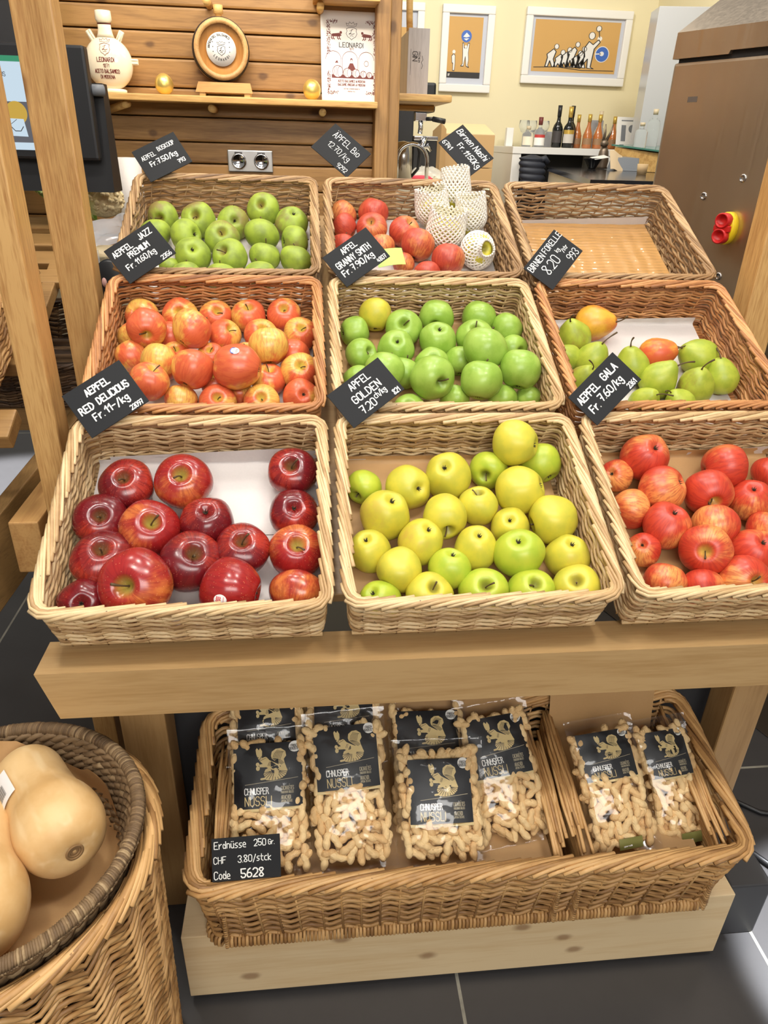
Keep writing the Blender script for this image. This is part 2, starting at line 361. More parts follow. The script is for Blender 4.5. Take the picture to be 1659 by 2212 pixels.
FRUIT = {
 'A3': [
  (0,0,5,4,-0.3341,1.8309,1.3287,0.0358,-0.12,-0.99,-0.01,'plain-sided green'),
  (0,1,5,4,-0.2507,1.8149,1.3251,0.0399,-0.13,-0.89,0.43,'green stem-up'),
  (0,2,5,4,-0.171,1.8105,1.3205,0.0376,-0.19,0.94,-0.3,'olive green'),
  (0,3,5,4,-0.1018,1.8308,1.3491,0.0387,-0.16,-0.87,0.47,'highest yellowish green'),
  (0,4,5,4,-0.0365,1.8122,1.3234,0.0396,-0.2,0.55,-0.81,'dull green'),
  (1,0,5,4,-0.344,1.7731,1.2998,0.0351,-0.06,0.35,0.93,'green'),
  (1,1,5,4,-0.2733,1.7531,1.2973,0.0373,-0.84,0.5,-0.22,'lopsided green'),
  (1,2,5,4,-0.1933,1.7483,1.2928,0.0398,0.09,-0.8,0.6,'bright green'),
  (1,3,5,4,-0.1045,1.7517,1.3026,0.04,0.16,0.35,0.92,'smooth green'),
  (1,4,5,4,-0.0305,1.7516,1.2897,0.0354,0.96,0.29,0.03,'side-lying green'),
  (2,0,5,4,-0.3042,1.6779,1.241,0.0237,-0.06,0.41,0.91,'half hidden green'),
  (2,1,5,4,-0.2533,1.69,1.2647,0.0387,-0.12,0.81,-0.57,'pale green flat-topped'),
  (2,2,5,4,-0.1718,1.6854,1.2626,0.0397,-0.43,-0.72,0.55,'deep-dimpled green'),
  (2,3,5,4,-0.0964,1.6944,1.2624,0.036,0.15,0.36,0.92,'russet green'),
  (2,4,5,4,-0.0281,1.6868,1.2582,0.0353,0.17,0.37,0.91,'dark green'),
  (3,0,3,4,-0.2625,1.6343,1.2301,0.0333,-0.05,0.42,0.91,'barely visible green'),
  (3,1,3,4,-0.1885,1.6289,1.2284,0.0342,-0.04,0.42,0.91,'barely visible green'),
  (3,2,3,4,-0.1052,1.6368,1.2329,0.0344,-0.03,0.42,0.91,'barely visible pale green'),
 ],
 'A2': [
  (0,0,5,5,-0.337,1.5066,1.1706,0.0344,-0.15,-0.9,0.4,'red and yellow'),
  (0,1,5,5,-0.2611,1.5044,1.1717,0.0359,0.11,-0.86,0.49,'red streaked'),
  (0,2,5,5,-0.1907,1.5084,1.1694,0.0332,0.21,-0.75,0.63,'yellow-topped red'),
  (0,3,5,5,-0.1241,1.5055,1.1705,0.0355,0.05,-0.55,0.84,'upright red'),
  (0,4,5,5,-0.0525,1.5042,1.1742,0.035,0.03,-0.74,0.67,'golden yellow'),
  (1,0,8,5,-0.3482,1.457,1.141,0.0307,-0.58,0.29,0.76,'shaded red'),
  (1,1,8,5,-0.3106,1.4126,1.1711,0.0373,0.13,-0.95,-0.29,'big red stem-down'),
  (1,2,8,5,-0.2756,1.4546,1.1406,0.0315,0.42,0.51,0.75,'hidden dark red'),
  (1,3,8,5,-0.2271,1.4133,1.1663,0.0381,0.58,0.51,0.63,'big pale yellow'),
  (1,4,8,5,-0.1714,1.456,1.1438,0.0331,0.58,-0.51,0.64,'cleft red and yellow'),
  (1,5,8,5,-0.0979,1.4543,1.1445,0.034,0.2,-0.7,0.69,'orange'),
  (1,6,8,5,-0.0783,1.3713,1.1447,0.0371,-0.02,0.49,0.87,'smooth orange-pink'),
  (1,7,8,5,-0.0191,1.4586,1.1463,0.0341,0.11,-0.75,0.65,'yellow-green blushed'),
  (2,0,8,5,-0.343,1.4012,1.1161,0.0326,-0.44,0.38,0.81,'orange sided'),
  (2,1,8,5,-0.2822,1.3516,1.1185,0.0364,0.14,0.52,0.84,'peach-orange'),
  (2,2,8,5,-0.261,1.4077,1.1151,0.0287,0.14,-0.6,0.79,'half hidden red'),
  (2,3,8,5,-0.1948,1.4105,1.1142,0.0261,0.01,-0.61,0.79,'small stem-up orange'),
  (2,4,8,5,-0.1329,1.3001,1.1256,0.0414,-0.98,0.18,0.1,'largest streaked'),
  (2,5,8,5,-0.1239,1.4144,1.1158,0.0263,0.15,-0.35,0.92,'hidden orange'),
  (2,6,8,5,-0.0333,1.4087,1.1183,0.0314,0.3,0.49,0.82,'orange-red'),
  (2,7,8,5,-0.0208,1.3496,1.101,0.0359,0.11,-0.76,0.64,'yellow and red'),
  (3,0,5,5,-0.2921,1.2884,1.1006,0.0358,0.41,-0.19,0.89,'red and gold'),
  (3,1,5,5,-0.2165,1.3103,1.1179,0.0377,0.41,0.55,0.73,'large orange-red'),
  (3,2,5,5,-0.1801,1.3369,1.0791,0.0272,0.08,-0.33,0.94,'hidden yellow'),
  (3,3,5,5,-0.1355,1.3223,1.0691,0.0244,0.06,-0.32,0.95,'hidden dark red'),
  (3,4,5,5,-0.0805,1.3401,1.0859,0.0322,0.14,-0.32,0.94,'orange'),
  (4,0,4,5,-0.2411,1.2963,1.0622,0.0299,0.17,0.58,0.8,'yellow-orange'),
  (4,1,4,5,-0.1721,1.2829,1.0619,0.0345,0.12,-0.77,0.63,'yellow-centred'),
  (4,2,4,5,-0.0924,1.2858,1.0615,0.0334,0.07,-0.77,0.63,'red and yellow'),
  (4,3,4,5,-0.0187,1.2936,1.0696,0.0337,-0.21,0.87,-0.45,'dark red calyx-up'),
 ],
 'B3': [
  (0,0,2,4,0.0863,1.8584,1.339,0.0333,0.58,0.28,0.77,'deep red'),
  (0,1,2,4,0.1599,1.8519,1.3446,0.0369,0.28,0.29,0.92,'orange-red streaked'),
  (1,0,3,4,0.0876,1.8039,1.3177,0.0303,-0.77,0.34,0.54,'yellow-cheeked red'),
  (1,1,3,4,0.1517,1.7906,1.3156,0.0368,-0.18,-0.76,0.63,'stem-up pink-red'),
  (1,2,3,4,0.2286,1.789,1.3099,0.0373,0.42,-0.49,0.76,'bright orange-red'),
  (2,0,3,4,0.0827,1.7464,1.281,0.0296,-0.0,0.39,0.92,'crimson'),
  (2,1,3,4,0.1707,1.7427,1.2802,0.0311,0.01,0.39,0.92,'crimson'),
  (2,2,3,4,0.2521,1.7228,1.2898,0.0385,0.33,0.32,0.89,'deep red'),
  (3,0,3,4,0.2169,1.6956,1.2525,0.0265,0.23,0.37,0.9,'small red'),
  (3,1,3,4,0.2662,1.6527,1.2362,0.0302,0.03,0.41,0.91,'barely visible red'),
  (3,2,3,4,0.3178,1.6816,1.2635,0.0381,0.22,0.33,0.92,'large red'),
 ],
 'B2': [
  (0,0,6,4,0.0929,1.472,1.1491,0.0315,0.97,0.23,0.06,'green'),
  (0,1,6,4,0.1374,1.4986,1.1787,0.034,0.02,0.45,0.89,'golden yellow'),
  (0,2,6,4,0.1947,1.4713,1.1564,0.0384,-0.17,-0.85,0.51,'dimpled green'),
  (0,3,6,4,0.2673,1.5001,1.1738,0.0368,-0.24,-0.92,-0.31,'stem-down green'),
  (0,4,6,4,0.3586,1.5024,1.1725,0.0374,0.35,0.37,0.86,'smooth green'),
  (0,5,6,4,0.4144,1.4768,1.1547,0.0346,0.56,0.3,0.77,'bright green'),
  (1,0,5,4,0.1024,1.4086,1.1196,0.032,0.6,-0.67,0.44,'side-lying green'),
  (1,1,5,4,0.1723,1.41,1.1314,0.0374,0.01,0.75,-0.66,'calyx-up green'),
  (1,2,5,4,0.2611,1.4315,1.143,0.0387,0.03,0.52,-0.85,'round green'),
  (1,3,5,4,0.3391,1.4433,1.1433,0.0385,-0.12,-0.57,0.81,'stem-up green'),
  (1,4,5,4,0.4175,1.4222,1.1256,0.0314,0.36,-0.92,0.14,'creased green'),
  (2,0,6,4,0.0923,1.3413,1.0859,0.031,-0.19,0.54,0.82,'mostly hidden green'),
  (2,1,6,4,0.1397,1.3097,1.1149,0.0373,0.22,0.48,0.85,'plain green'),
  (2,2,6,4,0.1816,1.356,1.095,0.0336,0.34,0.47,0.82,'shaded green'),
  (2,3,6,4,0.2409,1.3772,1.1072,0.0348,0.05,0.77,-0.64,'small calyx-up green'),
  (2,4,6,4,0.3006,1.3913,1.1103,0.0315,0.05,0.51,0.86,'half hidden green'),
  (2,5,6,4,0.338,1.346,1.1474,0.0432,0.36,0.4,0.84,'large green'),
  (3,0,7,4,0.1853,1.2717,1.0513,0.0302,0.12,0.72,-0.68,'low green'),
  (3,1,7,4,0.2286,1.2945,1.1058,0.0423,0.36,-0.93,-0.03,'large stem-down green'),
  (3,2,7,4,0.2762,1.2993,1.0624,0.0287,0.06,0.56,0.83,'hidden green'),
  (3,3,7,4,0.3223,1.2865,1.1023,0.0405,0.24,0.46,0.85,'plain round green'),
  (3,4,7,4,0.3705,1.2985,1.0622,0.0289,0.07,0.55,0.83,'hidden dark green'),
  (3,5,7,4,0.403,1.31,1.1163,0.041,0.16,0.47,0.87,'brown-spotted green'),
  (3,6,7,4,0.4239,1.305,1.0612,0.0249,0.08,0.55,0.83,'corner green'),
 ],
 'A1': [
  (0,0,3,4,-0.306,1.0992,0.9826,0.0443,0.03,-0.64,0.77,'dark red'),
  (0,1,3,4,-0.2138,1.098,0.9886,0.0479,0.02,-0.7,0.71,'bright red yellow-dimpled'),
  (0,2,3,4,-0.033,1.1211,0.9913,0.0427,-0.12,-0.66,0.74,'crimson'),
  (1,0,4,4,-0.3361,1.0362,0.9496,0.0432,0.17,-0.69,0.71,'darkest maroon'),
  (1,1,4,4,-0.2575,1.0143,0.9446,0.0475,0.26,-0.62,0.74,'orange-red'),
  (1,2,4,4,-0.1705,1.0308,0.9485,0.0439,-0.04,0.52,-0.85,'stickered red'),
  (1,3,4,4,-0.0315,1.0449,0.9525,0.041,-0.03,0.71,-0.71,'wrinkled red'),
  (2,0,4,4,-0.3216,0.9664,0.9196,0.0469,0.15,-0.47,0.87,'speckled crimson'),
  (2,1,4,4,-0.1901,0.9584,0.9166,0.0478,0.31,-0.53,0.79,'broad red'),
  (2,2,4,4,-0.1124,0.9809,0.9228,0.0432,0.05,-0.54,0.84,'dark red'),
  (2,3,4,4,-0.0284,0.9742,0.9205,0.0432,0.08,-0.62,0.78,'yellow-dimpled dark red'),
  (3,0,4,4,-0.3396,0.9038,0.8816,0.0396,-0.15,0.78,-0.6,'shrivelled red'),
  (3,1,4,4,-0.2605,0.9051,0.9123,0.0544,-0.2,-0.84,0.5,'largest glossy red'),
  (3,2,4,4,-0.1254,0.9045,0.899,0.048,-0.96,0.24,0.11,'oblong side-lying red'),
  (3,3,4,4,-0.0274,0.9049,0.8863,0.0427,0.22,0.74,0.64,'orange-streaked red'),
 ],
 'B1': [
  (0,0,3,6,0.3114,1.1309,0.9869,0.0347,-0.42,-0.91,0.03,'stem-down green-yellow'),
  (0,1,3,6,0.3534,1.127,1.0386,0.0397,-0.86,0.5,-0.09,'top-lying yellow'),
  (0,2,3,6,0.4073,1.1341,0.9961,0.037,-0.41,0.71,0.57,'yellow-green'),
  (1,0,5,6,0.0879,1.1033,0.9708,0.0315,-0.55,-0.78,-0.28,'pale green-yellow'),
  (1,1,5,6,0.1643,1.0917,0.973,0.0389,-0.38,0.86,-0.35,'side-facing yellow'),
  (1,2,5,6,0.2332,1.1061,0.9874,0.041,0.31,0.61,-0.73,'large yellow'),
  (1,3,5,6,0.2802,1.0569,0.9523,0.0333,-0.12,-0.15,0.98,'small russet-shouldered yellow'),
  (1,4,5,6,0.3527,1.0659,0.9761,0.0424,-0.82,0.36,-0.44,'creased yellow'),
  (2,0,4,6,0.1187,1.0334,0.9535,0.0422,-0.24,0.4,-0.88,'large yellow'),
  (2,1,4,6,0.2177,1.033,0.9476,0.0373,0.06,-0.96,-0.29,'rust-stained yellow'),
  (2,2,4,6,0.3284,1.0209,0.9318,0.0332,0.25,0.62,-0.75,'small calyx-up yellow'),
  (2,3,4,6,0.4,1.0156,0.9464,0.0414,-0.96,-0.06,-0.27,'large side-lying yellow'),
  (3,0,5,6,0.0886,0.9827,0.9142,0.0341,0.24,0.34,-0.91,'yellow'),
  (3,1,5,6,0.1728,0.9886,0.9258,0.0372,-0.31,0.35,-0.89,'yellow'),
  (3,2,5,6,0.2626,0.9809,0.9153,0.036,-0.05,0.33,-0.94,'yellow'),
  (3,3,5,6,0.3268,0.9553,0.9197,0.0413,0.22,0.4,-0.89,'large green-yellow'),
  (3,4,5,6,0.4123,0.9615,0.9067,0.0368,0.01,0.37,-0.93,'yellow'),
  (4,0,2,6,0.1334,0.9407,0.9048,0.0359,-0.56,-0.59,-0.58,'smooth yellow'),
  (4,1,2,6,0.214,0.9441,0.9008,0.035,-0.11,0.08,-0.99,'green-topped yellow'),
  (5,0,5,6,0.098,0.9007,0.8737,0.0333,0.45,0.36,-0.81,'green'),
  (5,1,5,6,0.1753,0.9023,0.8777,0.0365,0.12,-0.53,0.84,'bright yellow'),
  (5,2,5,6,0.2608,0.9029,0.8808,0.0384,-0.06,-0.58,0.81,'dark-dimpled green-yellow'),
  (5,3,5,6,0.3366,0.9026,0.8785,0.0371,0.05,-0.49,0.87,'stem-up green-yellow'),
  (5,4,5,6,0.411,0.9023,0.8815,0.0382,-0.31,-0.49,0.82,'long-stemmed bright yellow'),
 ],
 'C1': [
  (0,0,4,5,0.5441,1.1193,0.9764,0.0296,0.65,0.61,-0.46,'yellow-eyed orange'),
  (0,1,4,5,0.6006,1.1332,1.0055,0.0428,-0.15,0.59,-0.79,'large red'),
  (0,2,4,5,0.7436,1.1138,0.9926,0.0422,0.94,-0.16,0.29,'yellow-cheeked orange'),
  (0,3,4,5,0.8355,1.1174,0.977,0.0309,0.41,0.41,0.81,'dark red'),
  (1,0,4,5,0.5472,1.0473,0.9462,0.0346,0.97,-0.23,-0.07,'striped red'),
  (1,1,4,5,0.6075,1.0655,0.9735,0.0414,-0.67,0.42,-0.62,'orange'),
  (1,2,4,5,0.6909,1.0626,0.9695,0.0413,-0.09,-0.99,-0.13,'stem-down red'),
  (1,3,4,5,0.77,1.0552,0.9545,0.0377,0.22,0.35,-0.91,'yellow striped'),
  (2,0,3,5,0.5943,1.0009,0.9374,0.0401,-0.1,0.29,-0.95,'streaked red'),
  (2,1,3,5,0.6808,0.9999,0.9341,0.04,0.15,0.65,0.75,'smooth red'),
  (2,2,3,5,0.7758,1.0014,0.9224,0.033,0.42,0.48,0.77,'orange-red'),
  (3,0,3,5,0.5479,0.9767,0.9055,0.0284,0.44,0.52,-0.73,'yellow-eyed red'),
  (3,1,3,5,0.6356,0.9434,0.9229,0.0418,-0.5,-0.79,0.36,'plum-red stem-facing'),
  (3,2,3,5,0.728,0.9526,0.9101,0.0394,-0.05,0.49,-0.87,'orange'),
  (4,0,3,5,0.5602,0.9127,0.8808,0.0338,0.42,0.57,0.71,'salmon pink'),
  (4,1,3,5,0.6199,0.9013,0.875,0.0344,-0.02,0.8,0.6,'salmon pink'),
  (4,2,3,5,0.6858,0.9018,0.8888,0.041,0.08,-0.89,0.45,'coral red'),
 ],
 'C2': [
  (0,0,2,4,0.5545,1.4586,1.1482,0.0363,-0.41,-0.33,0.85,'upright green'),
  (0,1,2,4,0.6151,1.4844,1.1676,0.0378,0.81,-0.56,0.18,'yellow-red side-lying'),
  (1,0,5,4,0.5312,1.4155,1.1155,0.0255,-0.78,-0.24,0.58,'half hidden green'),
  (1,1,5,4,0.5828,1.3995,1.1175,0.0335,0.24,-0.4,0.89,'stem-up green'),
  (1,2,5,4,0.6541,1.3732,1.1114,0.0361,-0.27,-0.09,0.96,'pink-topped green'),
  (1,3,5,4,0.7246,1.3993,1.1246,0.0347,0.81,-0.41,0.42,'orange-red'),
  (1,4,5,4,0.7978,1.3912,1.1221,0.0378,-0.9,-0.07,0.43,'plain green'),
  (2,0,4,4,0.5479,1.345,1.0872,0.0306,0.24,-0.55,0.8,'low green'),
  (2,1,4,4,0.7042,1.3323,1.093,0.0366,0.57,-0.34,0.75,'stem-right green'),
  (2,2,4,4,0.7728,1.3183,1.0852,0.0365,-0.13,-0.39,0.91,'calyx-facing green'),
  (2,3,4,4,0.8368,1.3448,1.0961,0.0332,-0.24,0.08,0.97,'red-cheeked green'),
  (3,0,2,4,0.6605,1.2895,1.0587,0.0291,0.24,-0.71,0.66,'barely visible green'),
  (3,1,2,4,0.7259,1.2882,1.0576,0.0293,-0.73,-0.1,0.67,'barely visible green'),
 ],
}
NET = [
 (0.3626,1.8665,1.3814,0.034,0.0663,(-0.09, -0.02, 1.0),'foam netted pear standing highest against the basket back',False),
 (0.3019,1.832,1.3476,0.0379,0.0569,(-0.18, -0.18, 0.97),'foam netted pear at the left of the white nets',False),
 (0.3909,1.8007,1.3335,0.0344,0.0602,(-0.16, -0.18, 0.97),'foam netted pear at the right with its sleeve open upward',False),
 (0.3219,1.7627,1.3076,0.0423,0.0571,(0.06, -0.24, 0.97),'foam netted pear in the middle of the white nets',False),
 (0.3915,1.7142,1.2809,0.0396,0.0396,(0.33, -0.91, 0.25),'foam netted pear lying with yellow skin showing in the opening',True),
]
TAG_AT = frame([0.1528, 1.6117, 1.2555],[0.9769, 0.1921, 0.0933],[-0.1976, 0.6476, 0.7359])
SIGN_AT = {
 'AEPFEL BOSKOOP': ([-0.3295, 1.8711, 1.4543],[0.8599, 0.3063, 0.4084],[-0.5105, 0.5159, 0.6879],0.1081,0.087),
 'APFEL BIO': ([0.0845, 1.9124, 1.4778],[0.7283, -0.4111, -0.5482],[0.6852, 0.437, 0.5827],0.1148,0.0885),
 'BIRNEN NASHI': ([0.3898, 1.9183, 1.4856],[0.629, -0.4664, -0.6219],[0.7774, 0.3774, 0.5032],0.1149,0.0815),
 'JAZZ': ([-0.3312, 1.5268, 1.292],[0.7942, 0.3646, 0.4862],[-0.6077, 0.4765, 0.6353],0.1107,0.0855),
 'GRANNY': ([0.0982, 1.5246, 1.289],[0.7963, 0.363, 0.4839],[-0.6049, 0.4778, 0.637],0.1143,0.0801),
 'FORELLE': ([0.5123, 1.525, 1.2895],[0.6305, 0.4657, 0.6209],[-0.7762, 0.3783, 0.5044],0.1152,0.0762),
 'RED': ([-0.3376, 1.1655, 1.1107],[0.819, 0.3442, 0.459],[-0.5737, 0.4914, 0.6552],0.1099,0.0875),
 'GOLDEN': ([0.0939, 1.1707, 1.1177],[0.7931, 0.3655, 0.4873],[-0.6091, 0.4759, 0.6345],0.113,0.073),
 'GALA': ([0.5193, 1.1739, 1.122],[0.7265, 0.4123, 0.5497],[-0.6871, 0.4359, 0.5812],0.1225,0.0711),
}
BAG_AT = {
 'N1': ([-0.0892, 0.8905, 0.4599],[0.9999, 0.0096, 0.0092],[-0.0133, 0.7193, 0.6946],0.1369,0.2322),
 'N2': ([0.0529, 0.9008, 0.4699],[0.9986, 0.0386, 0.0373],[-0.0536, 0.7183, 0.6937],0.1428,0.2502),
 'N3': ([0.2161, 0.8792, 0.449],[0.9999, -0.0115, -0.0111],[0.0159, 0.7192, 0.6946],0.1576,0.1965),
 'N4': ([0.3448, 0.9328, 0.4521],[0.9928, 0.086, 0.0831],[-0.1196, 0.7142, 0.6897],0.138,0.2382),
 'N5': ([-0.0969, 1.0309, 0.5121],[0.9995, 0.0225, 0.0218],[-0.0313, 0.719, 0.6943],0.1467,0.1432),
 'N6': ([0.2085, 0.9614, 0.4449],[0.9998, -0.0156, -0.0151],[0.0217, 0.7192, 0.6945],0.1461,0.2411),
 'N7': ([0.0495, 1.0326, 0.5109],[1.0, 0.0024, 0.0023],[-0.0033, 0.7193, 0.6947],0.155,0.1592),
 'N8': ([0.5443, 0.8919, 0.4473],[0.9946, 0.0743, 0.0718],[-0.1033, 0.7155, 0.6909],0.1263,0.2267),
 'N9': ([0.6804, 0.9171, 0.4161],[0.9945, 0.075, 0.0724],[-0.1043, 0.7154, 0.6909],0.1185,0.2253),
}
SIGN_AT['NUTS'] = ([-0.1222, 0.7859, 0.4376],[0.9999, 0.0077, 0.0124],[-0.0146, 0.529, 0.8485],0.1117,0.0692)
# ================================================================== structure
FLOOR = NT('floor_tiles', .38)
_p = FLOOR.coord()
_br = FLOOR.n.new('ShaderNodeTexBrick'); FLOOR.set(_br, 'Vector', FLOOR.mapping(_p, loc=(.385, 0, 0))); _br.offset = 0
for k, v in (('Color1', S(62, 60, 60)), ('Color2', S(68, 66, 65)), ('Mortar', S(150, 146, 132)), ('Scale', 1), ('Mortar Size', .0035), ('Brick Width', .655), ('Row Height', 1.3)): FLOOR.set(_br, k, v)
_n = FLOOR.noise(_p, 14, 5, .7)
FLOOR.col(FLOOR.mix(FLOOR.rng(_n, .35, .75), _br.outputs[0], FLOOR.mix(.5, _br.outputs[0], S(58, 56, 56))))
FLOOR.bump(_n, .08)
mb = MB(); mb.box((-4, -2, -.1), (4.5, 7, 0)); tag(mb.build('floor', FLOOR.m), 'dark grey stone tile shop floor', 'floor', kind='structure')
# plank wall behind: each board is a log-like plank with a shadow gap
mb = MB(); z = .62; rn = random.Random(4); x0, x1 = -1.5, .222
HS = []
while z < 2.5:
    h = rn.choice((.062, .07, .078, .085)); HS.append((z, h)); z += h
for z, h in HS:
    mb.bbox((x0, 2.62+rn.uniform(-.003, .003), z+.0015), (x1, 2.70, z+h-.0015), .006)
mb.box((x0, 2.66, .62), (x1, 2.69, 2.45)); tag(mb.build('wall_back', W_WALL), 'wall of aged larch planks with dark gaps and knots', 'wall', kind='structure')
mb = MB(); mb.bbox((.219, 2.545, .5), (.262, 2.66, 2.4), .004); mb.bbox((.262, 2.58, .5), (.299, 2.7, 2.4), .005)
tag(mb.build('trim_1', W_WALLZ), 'larch corner post at the right end of the plank wall', 'post', kind='structure')
# yellow wall and its return
YW = NT('cream_wall', .7); YW.bump(YW.noise(YW.coord(), 120, 2), .1); YW.col(S(228, 217, 180))
mb = MB(); mb.box((-.5, 5.3, 0), (2.25, 5.4, 3.2)); tag(mb.build('wall_far', YW.m), 'cream yellow painted wall hung with pictures', 'wall', kind='structure')
mb = MB(); mb.box((2.25, 2.9, 0), (2.35, 5.4, 3.2)); tag(mb.build('wall_right', YW.m), 'cream yellow side wall behind the white cabinet', 'wall', kind='structure')
DT = plain('dark_wall_tile', (46, 45, 46), .35)
mb = MB(); mb.smooth = False
for k in range(4): mb.bbox((-1.6, 2.35, 1.37+.155*k), (-.66, 2.4, 1.52+.155*k), .003)
tag(mb.build('wall_left', DT), 'dark grey tiled wall panel behind the scale monitor', 'wall', kind='structure')

# ================================================================== display stand
TL = .452; P0 = V((0, .824, .912)); TT = V((0, cos(TL), sin(TL))); NN = V((0, -sin(TL), cos(TL)))
def slope(x, l, n=0): return frame(V((x, 0, 0))+P0+TT*l+NN*n, (1, 0, 0), TT)
st = empty('display_stand', M.Translation((-.4, .86, 0)), 'light wooden market stand carrying nine sloping apple and pear baskets', 'display stand')
def sp(name, mb, m): return mb.build(name, m, st, st.matrix_world.inverted())
mb = MB(); mb.smooth = False
mb.prism([(-.402, .834, .812), (-.380, .834, .727), (1.12, .834, .727), (1.12, .834, .812)], (0, .075, 0))
bm_ = mb; sp('front_beam', mb, W_BEAM)
for x0, x1 in ((-.363, -.281), (.831, .907)):
    mb = MB(); mb.bbox((x0, 1.02, .0), (x1, 1.09, .80), .004); sp('leg', mb, W_BEAMZ)
for (x0, x1, y0, y1) in ((-.483, -.437, 1.2, 1.262), (-.489, -.419, 1.5, 1.55), (.927, .995, 1.455, 1.52)):
    mb = MB(); mb.bbox((x0, y0, 0), (x1, y1, 2.5), .004); sp('post', mb, W_PINE)
mb = MB(); mb.T = slope(0, 0, -.112); mb.bbox((-.385, .09, -.024), (.905, 1.19, -.0015), .003); sp('sloping_shelf', mb, W_BEAM)
for x in (-.36, .855):
    mb = MB(); mb.T = slope(0, 0, -.112); mb.bbox((x, .1, -.09), (x+.045, 1.19, -.024), .003); sp('side_rail', mb, W_BEAMY)
mb = MB(); mb.bbox((-.38, 1.75, .3), (.95, 1.79, 1.15), .003); sp('back_board', mb, plain('dark_board', (40, 34, 28), .7))
mb = MB(); mb.bbox((-.36, 1.13, .0), (.90, 1.15, .62), .002); sp('under_beam_dark_panel', mb, plain('under_beam_dark', (58, 58, 60), .5))  # added dark panel standing in for the darkness under the beam
mb = MB(); mb.bbox((.84, .86, .0), (.93, 1.6, .16), .004); sp('side_plinth', mb, plain('dark_steel_side', (60, 60, 62), .5))

# ================================================================== nine baskets
BW, BL, BH = .424, .384, .108
BX = {'A': -.396, 'B': .037, 'C': .470}; BY = {'1': 0., '2': .392, '3': .780}
BMAT = {'A1': WK_PALE, 'B1': WK_PALE, 'C1': WK_PALE, 'A2': WK_ORNG, 'B2': WK_PALE, 'C2': WK_ORNG, 'A3': WK_GREY, 'B3': WK_GREY, 'C3': WK_GREY}
BNAME = {'A1': 'front left basket', 'B1': 'front middle basket', 'C1': 'front right basket', 'A2': 'middle left basket', 'B2': 'central basket',
         'C2': 'middle right basket', 'A3': 'back left basket', 'B3': 'back middle basket', 'C3': 'back right basket'}
BLAB = {'A1': 'pale willow basket of large dark red apples lined with white paper', 'B1': 'pale willow basket of yellow apples lined with brown paper',
 'C1': 'pale willow basket of red-orange apples at the front right', 'A2': 'orange-brown willow basket heaped with red and yellow apples',
 'B2': 'straw-coloured willow basket of bright green apples', 'C2': 'orange-brown willow basket of pears on white paper',
 'A3': 'brown willow basket of dull green apples at the back left', 'B3': 'willow basket of red apples and pears in white foam nets',
 'C3': 'empty willow basket lined with brown paper under clear film'}
def bpath(W, L, ins, step=.0085, r=.02): return lambda f: rect_path(W, L, ins+f, r, step)
_mb = MB(); weave(_mb, bpath(BW, BL, .013), BH-.004, 15, .030, r=.0030, amp=.0018, zamp=.0036, flare=.003, rnd=random.Random(1)); WALL_ME = _mb
_mb = MB(); weave(_mb, bpath(BW, BL, .013), BH-.004, 13, .030, r=.0028, amp=.0024, zamp=.0020, rnd=random.Random(2)); OPEN_ME = _mb
_mb = MB(); braid(_mb, rect_path(BW, BL, .011, .022, .01), BH, sp=.0235, L=.125, r=.0032, wid=.0092, hgt=.006); RIM_ME = _mb
_mb = MB()
for k in range(40): # woven floor
    y = .018+k*(BL-.036)/39
    _mb.tube([(.018+i*(BW-.036)/24, y, .004+.0015*sin(pi*i+pi*k)) for i in range(25)], .0042, 5)
BASE_ME = _mb
def meshes(m, cache={}, op=False):
    key = m.name+str(op)
    if key not in cache: cache[key] = ((OPEN_ME if op else WALL_ME).mesh('basket_wall', m), RIM_ME.mesh('basket_rim', m), BASE_ME.mesh('basket_base', m))
    return cache[key]
BASK = {}
for k in BLAB:
    m = slope(BX[k[0]], BY[k[1]], -BH)
    b = empty('wicker_basket', m, BLAB[k], 'basket', 'wicker fruit baskets on the stand'); BASK[k] = b
    for nm, me in zip(('woven_wall', 'braided_rim', 'woven_base'), meshes(BMAT[k], op=k[1] == '3')): link(nm, me, b)
# paper liners: (basket, material, x0, x1, y0, rise at left, rise at right, z)
def liner(k, name, m, x0, x1, y0, ra, rb, z, lab, yb=None, seed=0, th=.0006, wav=.0015, mat2=None):
    yb = yb or BL-.022; mb = MB()
    def f(u, v):
        L = (yb-y0)+ra+(rb-ra)*u; s = v*L; x = x0+(x1-x0)*u
        w = wav*NZ.noise(V((x*14+seed, s*14, seed)))+wav*.6*NZ.noise(V((x*40, s*40+seed, 0)))
        k_ = y0+s-yb
        if k_ <= 0: return V((x, y0+s, z+w+max(0, .012+k_)**2*14*0))
        return V((x, yb-w*.8-.002, z+k_+w))
    mb.grid(f, 40, 44, th); o = mb.build(name, m, None, BASK[k].matrix_world.copy()); return tag(o, lab, 'paper', 'papers lining the baskets')
LW = NT('liner_gloss_film', .13); LW.set(LW.b, 'Coat Weight', .6)
_p = LW.coord(); _n = LW.noise(_p, 26, 3); _w = LW.n.new('ShaderNodeTexWave'); LW.set(_w, 'Vector', _p); LW.set(_w, 'Scale', 9); LW.set(_w, 'Distortion', 1.5); _w.bands_direction = 'X'
_w2 = LW.n.new('ShaderNodeTexWave'); LW.set(_w2, 'Vector', _p); LW.set(_w2, 'Scale', 26); LW.set(_w2, 'Distortion', 2.5); _w2.bands_direction = 'Y'
LW.bump(LW.math('ADD', LW.math('MULTIPLY', _n, .8), LW.math('ADD', LW.math('MULTIPLY', _w.outputs[1], .35), LW.math('MULTIPLY', _w2.outputs[1], .25))), .5, .01); LW.col(S(196, 150, 92))
liner('A1', 'paper_liner', PAPW, .024, .405, .02, .012, .03, .0105, 'creased white paper under the dark red apples')
